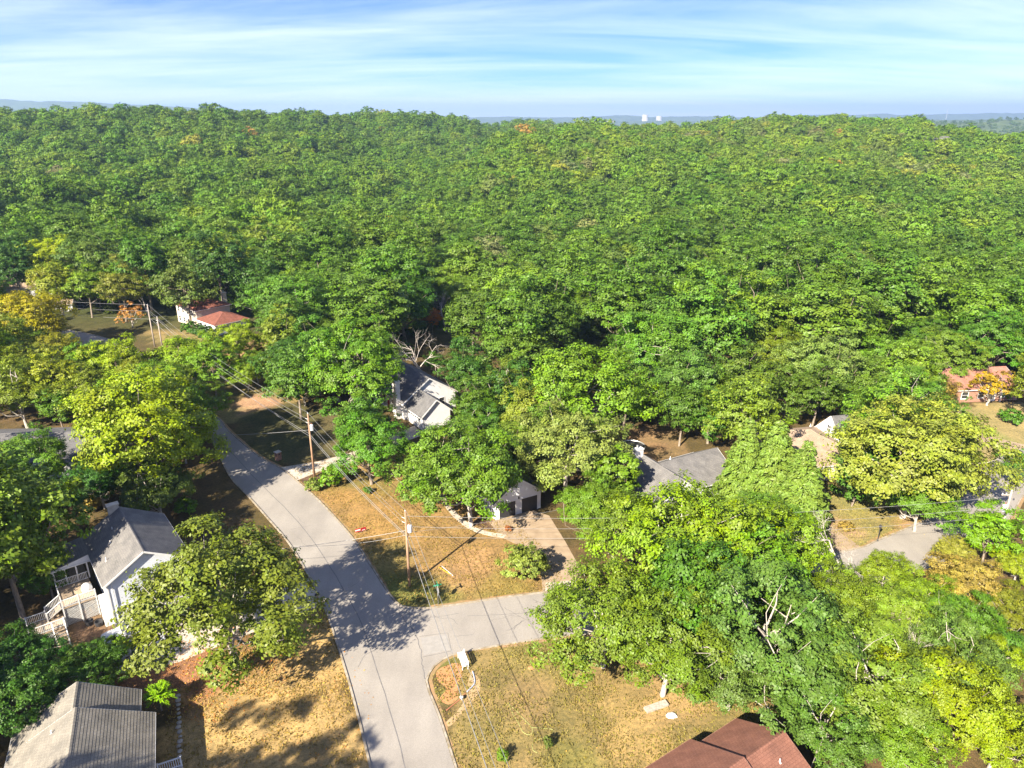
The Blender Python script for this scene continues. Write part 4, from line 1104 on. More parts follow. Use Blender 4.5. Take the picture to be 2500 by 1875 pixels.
# bed edging, hose, lamp, bits on the lawn
def ground_tube(name, line, r, m_, label, cat, seg=6):
    o = MB().tube([(p_[0], p_[1], ground(*p_)+r*.8) for p_ in smooth_line(line, seg)], r, 6).build(name, M[m_], None, True); return tag(o, label, cat)
ground_tube('bed_edging', [G(1154, 1640), G(1158, 1655), G(1159, 1668), G(1152, 1678), G(1140, 1690)], .07, 'edging', 'blue grey plastic edging curving round the clay bed', 'edging')
ground_tube('bed_edging', [G(1138, 1692), G(1124, 1707), G(1108, 1720), G(1090, 1735)], .05, 'terracotta', 'reddish low edging at the tip of the clay bed', 'edging')
ground_tube('garden_hose', [G(1245, 1722), G(1260, 1735), G(1278, 1755), G(1298, 1776), G(1300, 1788), G(1290, 1794), G(1276, 1786), G(1266, 1766), G(1248, 1735), G(1243, 1718)], .02, 'hose', 'yellow green garden hose looped on the bottom lawn', 'hose')
ground_tube('garden_hose', [G(1298, 1776), G(1320, 1778), G(1350, 1782), G(1340, 1795), G(1310, 1808), G(1300, 1818), G(1302, 1832), G(1312, 1838)], .018, 'hose', 'loose tail of yellow green hose trailing to the sapling', 'hose')
o = MB().lathe((0, 0, 0), [(.03, 0), (.03, .25), (.16, .28), (.18, .4), (.05, .46)], 10).build('garden_lamp', M['plastic_white']); o.location = (*G(1127, 1709), 0); tag(o, 'small white garden lamp at the edge of the clay bed', 'lamp')
ground_tube('marker_strip', [G(1072, 1385), G(1082, 1392), G(1100, 1403)], .05, 'yellow', 'thin yellow strip lying on the corner lawn', 'strip', 2)
ground_tube('marker_strip', [G(1078, 1382), G(1090, 1392), G(1106, 1406)], .04, 'plastic_white', 'thin white strip lying on the corner lawn', 'strip', 2)
o = MB().obox((0, 0, .12), (1.1, .45, .02), (-.12, .3, 0), (0, 0, .11)).build('log', M['bark_pale']); o.location = (*G(1602, 1727), 0); tag(o, 'weathered flat log under the big oak at the lower lawn', 'log')
mb = MB(); random.seed(3)
top = [(.55*math.cos(a)*random.uniform(.8, 1.1), .38*math.sin(a)*random.uniform(.8, 1.1)) for a in [i*.45 for i in range(14)]]
for i in range(14):
    a, b = top[i], top[(i+1) % 14]; mb.face([(a[0], a[1], 0), (b[0], b[1], 0), (b[0]*.75, b[1]*.75, .2), (a[0]*.75, a[1]*.75, .2)]); mb.face([(a[0]*.75, a[1]*.75, .2), (b[0]*.75, b[1]*.75, .2), (0, 0, .27)])
o = mb.build('sack', M['plastic_white']); o.location = (*G(1640, 1748), 0); tag(o, 'crumpled white sack lying beside the weathered log', 'sack')
for i, (px, py) in enumerate(((1308, 1608), (1296, 1630))):
    x, y = G(px, py)
    o = MB().lathe((0, 0, -.02), [(.34, 0), (.26, .1), (.13, .17), (.02, .19)], 9).build('clay_mound', M['clay']); o.location = (x, y, 0); o.rotation_euler.z = i
    tag(o, ('larger red clay mound on the lawn below the side road', 'smaller red clay mound on the lawn below the side road')[i], 'mound', 'clay mounds')
# lamp post on the right lawn
x, y = G(2142, 1321)
t = empty('lamp_post', (x, y, 0), 0, 'black lamp post on the lawn by the right hand road', 'lamp post')
MB().lathe((0, 0, 0), [(.14, 0), (.1, .2), (.05, .3), (.045, 1.9)], 10).build('post', M['metal_dark'], t)
q = MB().lathe((0, 0, 1.9), [(.07, 0), (.15, .08), (.2, .4), (.22, .42), (.05, .56), (.02, .64)], 6).build('lantern', M['metal_dark'], t)
MB().lathe((0, 0, 1.98), [(.13, 0), (.18, .3)], 6).build('pane', M['lamp_clear'], q)
# brick mailbox in the shade
x, y = G(680, 1122)
t = empty('mailbox', (x, y, 0), R(50), 'brick mailbox pillar with pale cap at the shady road edge', 'mailbox')
MB().box(-.4, .4, -.4, .4, 0, 1.35).build('pillar', M['brick_wall'], t); MB().box(-.47, .47, -.47, .47, 1.352, 1.45).build('cap', M['concrete'], t); MB().box(-.12, .12, -.43, -.401, .95, 1.2).build('door', M['metal_dark'], t)
x, y = G(797, 1470)
t = empty('mailbox', (x-1.0, y, 0), R(60), 'black mailbox on a post at the end of the white house drive', 'mailbox')
MB().box(-.05, .05, -.05, .05, 0, 1.0).build('post', M['pole_wood'], t)
mb = MB(); pr_ = [(.11*math.cos(a), .11*math.sin(a)) for a in [math.pi*i/8 for i in range(9)]]+[(-.11, -.14), (.11, -.14)]
mb.face([(-.26, a, 1.15+b) for a, b in pr_]); mb.face([(.26, a, 1.15+b) for a, b in pr_][::-1])
for i in range(len(pr_)):
    a, b = pr_[i], pr_[(i+1) % len(pr_)]; mb.face([(-.26, a[0], 1.15+a[1]), (.26, a[0], 1.15+a[1]), (.26, b[0], 1.15+b[1]), (-.26, b[0], 1.15+b[1])])
mb.build('box', M['metal_dark'], t)
# trampoline behind the grey roofed house
x, y = G(1543, 1100)
t = empty('trampoline', (x, y, 0), 0, 'round trampoline with dark mat behind the white brick chimney', 'trampoline')
mb = MB(); mb.tube([(2.1*math.cos(2*math.pi*i/32), 2.1*math.sin(2*math.pi*i/32), .9) for i in range(33)], .1, 6, False); mb.build('rim', M['metal'], t)
MB().lathe((0, 0, .86), [(1.95, 0), (1.95, .02)], 32).build('mat', M['metal_dark'], t)
for i in range(6):
    a = 2*math.pi*i/6; MB().tube([(2.1*math.cos(a), 2.1*math.sin(a), 0), (2.1*math.cos(a), 2.1*math.sin(a), .9)], .03, 6).build('leg', M['metal'], t)
# low fence line between the two left hand houses
a, b = Vector((-43.2, 54.6, 0)), Vector((-35.6, 57.3, 0))
t = empty('fence', (0, 0, 0), 0, 'thin pale wire fence running from the grey roof to the drive', 'fence')
for i in range(5):
    q = a.lerp(b, i/4); MB().tube([(q.x, q.y, 0), (q.x, q.y, 1.15)], .03, 6).build('post', M['sign_grey'], t)
MB().tube([(a.x, a.y, 1.12), (b.x, b.y, 1.12)], .035, 6).build('rail', M['plastic_white'], t)
for z_ in (.3, .6, .9): MB().tube([(a.x, a.y, z_), (b.x, b.y, z_)], .008, 4).build('strand', M['metal'], t)
# stone row at the grey house garden edge
random.seed(8)
ga, gb = G(436, 1700), G(440, 1872)
for i in range(16):
    f_ = i/15; x = ga[0]+(gb[0]-ga[0])*f_+random.uniform(-.1, .1); y = ga[1]+(gb[1]-ga[1])*f_
    s_ = random.uniform(.16, .26); mb = MB()
    mb.lathe((0, 0, 0), [(s_*random.uniform(.9, 1.1), 0), (s_*random.uniform(.95, 1.15), s_*.4), (s_*.6, s_*.75), (.02, s_*.85)], 7)
    o = mb.build('edging_stone', M['concrete']); o.location = (x, y, -.02); o.rotation_euler.z = random.random()*6
    tag(o, 'pale edging stone in the row beside the grey roofed house', 'stone', 'edging stones')

# ------------------------------------------------------------------ trees: shapes
def unit(a): return a/np.maximum(np.linalg.norm(a, axis=-1, keepdims=True), 1e-9)
def leaf_mesh(name, P, N, size, var, rng, matl, aspect=.62, fold=.12, T=None):
    n = len(P); N = unit(N)
    if T is None: T = rng.normal(size=(n, 3))
    T = unit(T - (T*N).sum(1, keepdims=True)*N); B = np.cross(N, T)
    l = size[:, None]*.5; w = l*aspect
    V = np.stack([P+T*l, P+B*w+N*l*fold*2, P-T*l, P-B*w+N*l*fold*2], 1).reshape(-1, 3)
    F = np.arange(4*n).reshape(n, 4)
    m = np_mesh(name, V, F)
    at = m.attributes.new('var', 'FLOAT_VECTOR', 'FACE')
    at.data.foreach_set('vector', np.clip(var, 0, 1).astype(np.float32).ravel())
    m.materials.append(matl)
    return m
def crown_shape(seed, Rr, Hh, zc, n_cl, leaves, leaf, rc=(.17, .27), flat=.75, lobes=.18, low=-.45, inner=.25, sprays=13, matl=None, name='crown', spread=.34, aspect=.62):
    """broadleaf crown: leaves in sprays, sprays on clumps, clumps over a lobed dome. Returns mesh and clump centres"""
    rng = np.random.default_rng(seed)
    k = np.arange(n_cl)+.5; ph = k*2.399963+rng.normal(0, .25, n_cl); zc_ = 1-(1-low)*k/n_cl
    zc_ = np.clip(zc_+rng.normal(0, .06, n_cl), low, 1); r = np.sqrt(np.maximum(0, 1-zc_**2))
    D = np.stack([r*np.cos(ph), r*np.sin(ph), zc_], 1)
    lob = np.zeros(n_cl)
    for q in range(6):
        ax_ = unit(rng.normal(size=(1, 3)))[0]; lob += np.cos((D@ax_)*rng.uniform(2, 5)+rng.uniform(0, 6))*lobes/2.2
    rad = (.62+.34*rng.random(n_cl))*(1+lob)
    ins = rng.random(n_cl) < inner; rad[ins] *= rng.uniform(.45, .75, ins.sum())
    Cc = D*rad[:, None]*np.array((Rr, Rr, Hh))
    cr_ = Rr*rng.uniform(rc[0], rc[1], n_cl)*(1+.25*(1-np.abs(zc_)))
    cnt = (cr_**2); cnt = np.maximum(3, (leaves*cnt/cnt.sum())).astype(int)
    PP, NN, VV = [], [], []
    for i in range(n_cl):
        o_ = unit(D[i]*.8+np.array((0, 0, .55))); m_ = cnt[i]
        ns = max(3, int(sprays*(.7+.6*rng.random())))
        sd_ = unit(rng.normal(size=(ns*3, 3))); sd_ = sd_[(sd_@o_) > -.35][:ns]
        sc_ = sd_*cr_[i]*rng.uniform(.72, 1.08, (len(sd_), 1))*np.array((1, 1, flat))
        w_ = rng.integers(0, len(sd_), m_)
        sp_ = .88*spread*(cr_[i]/1.7)**.5
        p_ = sc_[w_]+rng.normal(size=(m_, 3))*np.array((sp_, sp_, sp_*.55))*1.15
        nn = unit(sd_[w_]*.9+o_*.45+np.array((0, 0, .35))+rng.normal(size=(m_, 3))*.40)
        PP.append(p_+Cc[i]); NN.append(nn)
        cv = rng.random(); sv_ = rng.random(len(sd_))[w_]
        VV.append(np.stack([.5*rng.random(m_)+.25*cv+.25*sv_, .5*rng.random(m_)+.5*cv, .4*rng.random(m_)+.6*sv_], 1))
    P = np.concatenate(PP); N = np.concatenate(NN); Vv = np.concatenate(VV)
    P[:, 2] += zc
    size = leaf*rng.uniform(.7, 1.35, len(P))
    Cc = Cc+np.array((0, 0, zc))
    return leaf_mesh(name, P, N, size, Vv, rng, matl or M['leaf'], aspect), Cc, cr_
def limb_path(a, b, rng, n=5, bend=.12, rise=.25):
    a, b = np.array(a, float), np.array(b, float); L = np.linalg.norm(b-a); out_ = []
    off = rng.normal(size=3)*L*bend
    for i in range(n+1):
        t = i/n; p_ = a*(1-t)+b*t+off*math.sin(math.pi*t)+np.array((0, 0, -rise*L*.25*math.sin(math.pi*t)))
        p_ = p_+rng.normal(size=3)*L*.02*(0 < i < n); out_.append(tuple(p_))
    return out_
def trunk_shape(seed, Cc, zc, base_r, fork, n_limb=12, poke=1.02, matl='bark', twigs=16, name='trunk'):
    rng = np.random.default_rng(seed+900); mb = MB()
    top = np.array((rng.normal(0, .25), rng.normal(0, .25), zc*1.05))
    mb.tube([(0, 0, -.4), (0, 0, .3), tuple(top*np.array((.5, .5, fork/top[2]*.6))), tuple(top*np.array((.8, .8, fork/top[2]))), tuple(top)], [base_r*1.5, base_r*1.1, base_r*.92, base_r*.8, base_r*.3], 8, False)
    order = rng.permutation(len(Cc)); c0 = np.array((0, 0, zc))
    tips = []
    for j in order[:n_limb]:
        s0 = np.array((top[0]*.7, top[1]*.7, fork+rng.uniform(-.3, .9)*(zc-fork)*.8))
        e = c0+(Cc[j]-c0)*poke; pth = limb_path(s0, e, rng); r0 = base_r*rng.uniform(.35, .55)
        mb.tube(pth, [r0*(1-.86*i/5) for i in range(6)], 6, False); tips.append(pth)
    for j in order[n_limb:n_limb+twigs]:
        pth0 = tips[rng.integers(len(tips))]; s0 = np.array(pth0[rng.integers(2, 5)])
        e = c0+(Cc[j]-c0)*(poke+.04)
        if np.linalg.norm(e-s0) > np.linalg.norm(Cc[j]-c0)*1.3: continue
        mb.tube(limb_path(s0, e, rng, 4), [base_r*.2*(1-.8*i/4) for i in range(5)], 5, False)
    return mb.mesh(name, M[matl], True)
SHAPES = {}
def shape(key, Rr, Hh, zc, h_total, crown, trunk): SHAPES[key] = dict(R=Rr, zc=zc, H=Hh, crown=crown, trunk=trunk)
# near oaks and maples: fine leaves
for i in range(6):
    Rr, Hh, zc = 8.0, (6.2, 5.6, 6.6, 5.9, 6.4, 6.0)[i], (9.2, 8.6, 9.6, 9.0, 9.4, 8.8)[i]
    cm, Cc, cr_ = crown_shape(11+i, Rr, Hh, zc, (74, 84, 68, 92, 78, 72)[i], 32000, .335, rc=(.12, .25), inner=.3, low=-.6, lobes=(.2, .26, .18, .3, .24, .28)[i])
    shape(f'oak{i}', Rr, Hh, zc, zc+Hh, cm, trunk_shape(11+i, Cc, zc, .36, 3.6, 16, 1.06, 'bark' if i in (2, 4) else 'bark_pale', 30))
# forest trees: taller, coarser leaves
for i in range(6):
    Rr, Hh, zc = 5.4, (5.6, 6.4, 5.2, 5.9, 5.5, 6.6)[i], (10.0, 10.2, 10.4, 10.2, 9.8, 9.8)[i]
    cm, Cc, cr_ = crown_shape(41+i, Rr, Hh, zc, (66, 74, 60, 80, 68, 76)[i], 11500, .40, rc=(.15, .26), lobes=.22, low=-.85, sprays=9, spread=.36)
    shape(f'wood{i}', Rr, Hh, zc, zc+Hh, cm, trunk_shape(41+i, Cc, zc, .24, 5.0, 9, .97, 'bark', 8))
# far trees: crown only a few dozen pixels across
FAR = []
for i in range(6):
    Rr, Hh, zc = 5.4, (5.2, 6.0, 4.6, 5.4, 5.0, 6.4)[i], (11.5, 11.5, 12.0, 11.8, 11.2, 11.0)[i]
    cm, Cc, cr_ = crown_shape(71+i, Rr, Hh, zc, 40, 2400, .72, rc=(.18, .29), lobes=.2, low=-.7, sprays=6, spread=.5, matl=M['leaf_far'], name='far_crown', inner=.12)
    FAR.append(cm)
def conifer(seed, Rr, Ht, n, leaf, name='crown', tiers=26, droop=.25, power=1.0):
    """cedar or pine cone of flat sprays on whorled branches"""
    rng = np.random.default_rng(seed); PP, NN, TT, VV = [], [], [], []; br = []
    for i in range(tiers):
        f_ = i/tiers; z0_ = Ht*(.06+.92*f_); rr = Rr*(1-f_)**power*(.85+.3*rng.random())+.15
        nb = max(4, int(9*(1-f_)+4)); a0 = rng.random()*6
        for j in range(nb):
            a = a0+2*math.pi*j/nb+rng.normal(0, .12); L = rr*rng.uniform(.8, 1.12); d = np.array((math.cos(a), math.sin(a), 0))
            m_ = max(8, int(n*L/(Rr*tiers*6.5))); t_ = np.sqrt(rng.uniform(.04, 1, m_))
            side = np.array((-d[1], d[0], 0)); wd = .28*L*(1-t_)+.18
            p_ = d*(t_*L)[:, None]+side*(rng.normal(size=m_)*wd)[:, None]; p_[:, 2] = z0_+.28*L*np.sin(t_*2.2)-droop*L*t_+rng.normal(size=m_)*.12
            cv = rng.random(); PP.append(p_); NN.append(np.array((0, 0, .9))+d*.45+rng.normal(size=(m_, 3))*.35); TT.append(d*1.0+np.array((0, 0, .25))+rng.normal(size=(m_, 3))*.35)
            VV.append(np.stack([.5*rng.random(m_)+.3*cv+.2*t_, .5*rng.random(m_)+.5*cv, rng.random(m_)], 1)); br.append((z0_, tuple(d*L*.8+np.array((0, 0, z0_+.1*L)))))
    P, N, T_, Vv = map(np.concatenate, (PP, NN, TT, VV))
    cm = leaf_mesh(name, P, N, leaf*rng.uniform(.7, 1.3, len(P)), Vv, rng, M['leaf'], .42, .1, T_)
    mb = MB().tube([(0, 0, -.3), (0, 0, Ht*.5), (0, 0, Ht*.97)], [.28, .17, .03], 8, False)
    for z0_, e in br[::3]: mb.tube([(0, 0, z0_), e], [.05, .015], 4, False)
    return cm, mb.mesh('trunk', M['bark'], True)
cm, tm = conifer(5, 5.4, 13.0, 36000, .5, tiers=20, droop=.12, power=.85); shape('cedar', 5.4, 6.5, 6.0, 13, cm, tm)
cm, tm = conifer(6, 4.0, 14.0, 26000, .48, tiers=20, droop=.12, power=.85); shape('cedar_slim', 4.0, 7, 6.5, 14, cm, tm)
# pine: tufts on a bare stem
cm, Cc, cr_ = crown_shape(91, 4.6, 4.6, 13.0, 46, 15000, .36, rc=(.14, .22), flat=.55, lobes=.3, low=-.6, sprays=10, aspect=.3); shape('pine', 4.6, 4.6, 13, 17.5, cm, trunk_shape(91, Cc, 13, .28, 7.5, 14, .98))
# shrubs and saplings
cm, Cc, cr_ = crown_shape(95, 1.3, 1.0, 1.0, 22, 3200, .2, rc=(.25, .38), low=-.7, sprays=8, spread=.16); shape('shrub', 1.3, 1.0, 1.0, 2, cm, trunk_shape(95, Cc, 1.0, .06, .25, 8, .95, 'bark', 4))
cm, Cc, cr_ = crown_shape(96, 2.6, 2.2, 3.0, 34, 7500, .26, rc=(.2, .32), low=-.7, sprays=9, spread=.22, lobes=.3); shape('small', 2.6, 2.2, 3.0, 5.2, cm, trunk_shape(96, Cc, 3.0, .13, 1.2, 10, 1.02, 'bark', 10))
cm, Cc, cr_ = crown_shape(97, 2.6, 2.0, 3.2, 26, 3400, .26, rc=(.2, .3), low=-.5, sprays=7, spread=.22, lobes=.35); shape('thin', 2.6, 2.0, 3.2, 5.2, cm, trunk_shape(97, Cc, 3.2, .14, 1.0, 14, 1.05, 'bark_pale', 12))
cm, Cc, cr_ = crown_shape(98, 3.0, 4.6, 5.4, 60, 11500, .33, rc=(.16, .24), low=-.85, sprays=9, spread=.24, lobes=.12); shape('magnolia', 3.0, 4.6, 5.4, 10, cm, trunk_shape(98, Cc, 5.4, .16, 1.5, 10, .95))
# spiky bright shrub: long fronds arching from the middle
rng = np.random.default_rng(31); PP, NN, TT, VV = [], [], [], []
for i in range(95):
    a = i*2.399963; el = rng.uniform(.05, 1.25); d = np.array((math.cos(a)*math.cos(el), math.sin(a)*math.cos(el), math.sin(el))); L = rng.uniform(1.3, 2.0); n_ = 34
    t_ = np.linspace(.12, 1, n_); p_ = d*(t_*L)[:, None]; p_[:, 2] += 2.0-.35*L*t_**2*math.cos(el); s_ = np.cross(d, (0, 0, 1.)); s_ = s_/max(np.linalg.norm(s_), .01)
    sg = np.where(np.arange(n_) % 2, 1., -1.)[:, None]
    PP.append(p_+s_*sg*.09); NN.append(np.array((0, 0, 1.))+rng.normal(size=(n_, 3))*.25); TT.append(d+s_*sg*.8); VV.append(np.stack([rng.random(n_)*.5+.5*rng.random(), rng.random(n_), rng.random(n_)], 1))
P_, N_, T_, V_ = map(np.concatenate, (PP, NN, TT, VV))
shape('spiky', 1.9, 1.4, 2.5, 4, leaf_mesh('crown', P_, N_, np.full(len(P_), .26), V_, rng, M['leaf'], .34, .05, T_), MB().tube([(0, 0, -.2), (0, 0, 2.4)], [.1, .06], 7, False).mesh('trunk', M['bark']))
def bare_shape(seed, Ht, spread, depth=5, r0=.26, lean=(0, 0)):
    rng = np.random.default_rng(seed); mb = MB()
    def grow(p_, d, L, r, lv):
        n_ = 4; pts = [p_]; q = np.array(p_); dd = np.array(d)
        for i in range(n_):
            dd = unit((dd+rng.normal(size=3)*.13)[None])[0]; q = q+dd*L/n_; pts.append(tuple(q))
        mb.tube(pts, [r*(1-.45*i/n_) for i in range(n_+1)], 7 if lv < 2 else 4, False)
        if lv >= depth: return
        for j in range(rng.integers(2, 4) + (lv == 0)):
            k_ = rng.integers(2, n_+1); a = unit((dd+rng.normal(size=3)*spread+np.array((0, 0, .12)))[None])[0]
            grow(pts[k_], a, L*rng.uniform(.58, .8), r*.52, lv+1)
    grow((0, 0, -.3), unit(np.array([[lean[0], lean[1], 1.]]))[0], Ht*.42, r0, 0)
    return mb.mesh('branches', M['dead_wood'], True)
BARE = [bare_shape(3, 15, .55), bare_shape(9, 14, .6, 5, .24, (-.35, .1)), bare_shape(12, 12, .5, 5, .2)]

# ------------------------------------------------------------------ trees: places
random.seed(77)
COL = dict(deep=(.050, .115, .022), green=(.075, .155, .025), mid=(.10, .185, .028), fresh=(.135, .225, .028), yg=(.19, .245, .022), lime=(.28, .33, .018),
           pale=(.185, .235, .065), olive=(.12, .15, .04), grey=(.13, .185, .075), gold=(.30, .22, .03), orange=(.30, .16, .05), rust=(.28, .12, .055), peach=(.27, .20, .065), cedar=(.15, .22, .055))
def jit(c, a=.07):
    return tuple(max(.005, x*(1+random.uniform(-a, a))) for x in c)
def plant(key, x, y, s, col, name, label, cat, group, rz=None, sz=1.0, z=None):
    S = SHAPES[key]; t = empty(name, (x, y, ground(x, y) if z is None else z), random.uniform(0, 6.28) if rz is None else rz, label, cat, group)
    t.scale = (s, s, s*sz)
    link(bpy.data.objects.new('trunk', S['trunk']), t)
    c = link(bpy.data.objects.new('crown', S['crown']), t); c.color = (*col, 1)
    return t
def at_crown(px, py, rpx, key):
    """ground spot and scale of a tree whose crown is seen round (px, py) with radius rpx"""
    S = SHAPES[key]; v = (py-937.5)/FPX; h0 = 0.0
    for _ in range(3):
        s = (CAM_H-h0)/(S['R']*1.1*FPX*(SP+v*CP)/rpx+S['zc']); x, y = G(px, py, h0+S['zc']*s); h0 = ground(x, y)
    return x, y, s
TREES = []   # plan positions with crown radius, kept clear by the wood
def T(px, py, rpx, key, col, label, name='tree', cat='tree', sz=1.0, group='trees between the houses'):
    x, y, s = at_crown(px, py, rpx, key)
    TREES.append((x, y, SHAPES[key]['R']*s))
    return plant(key, x, y, s, jit(COL[col] if isinstance(col, str) else col), name, label, cat, group, sz=sz)
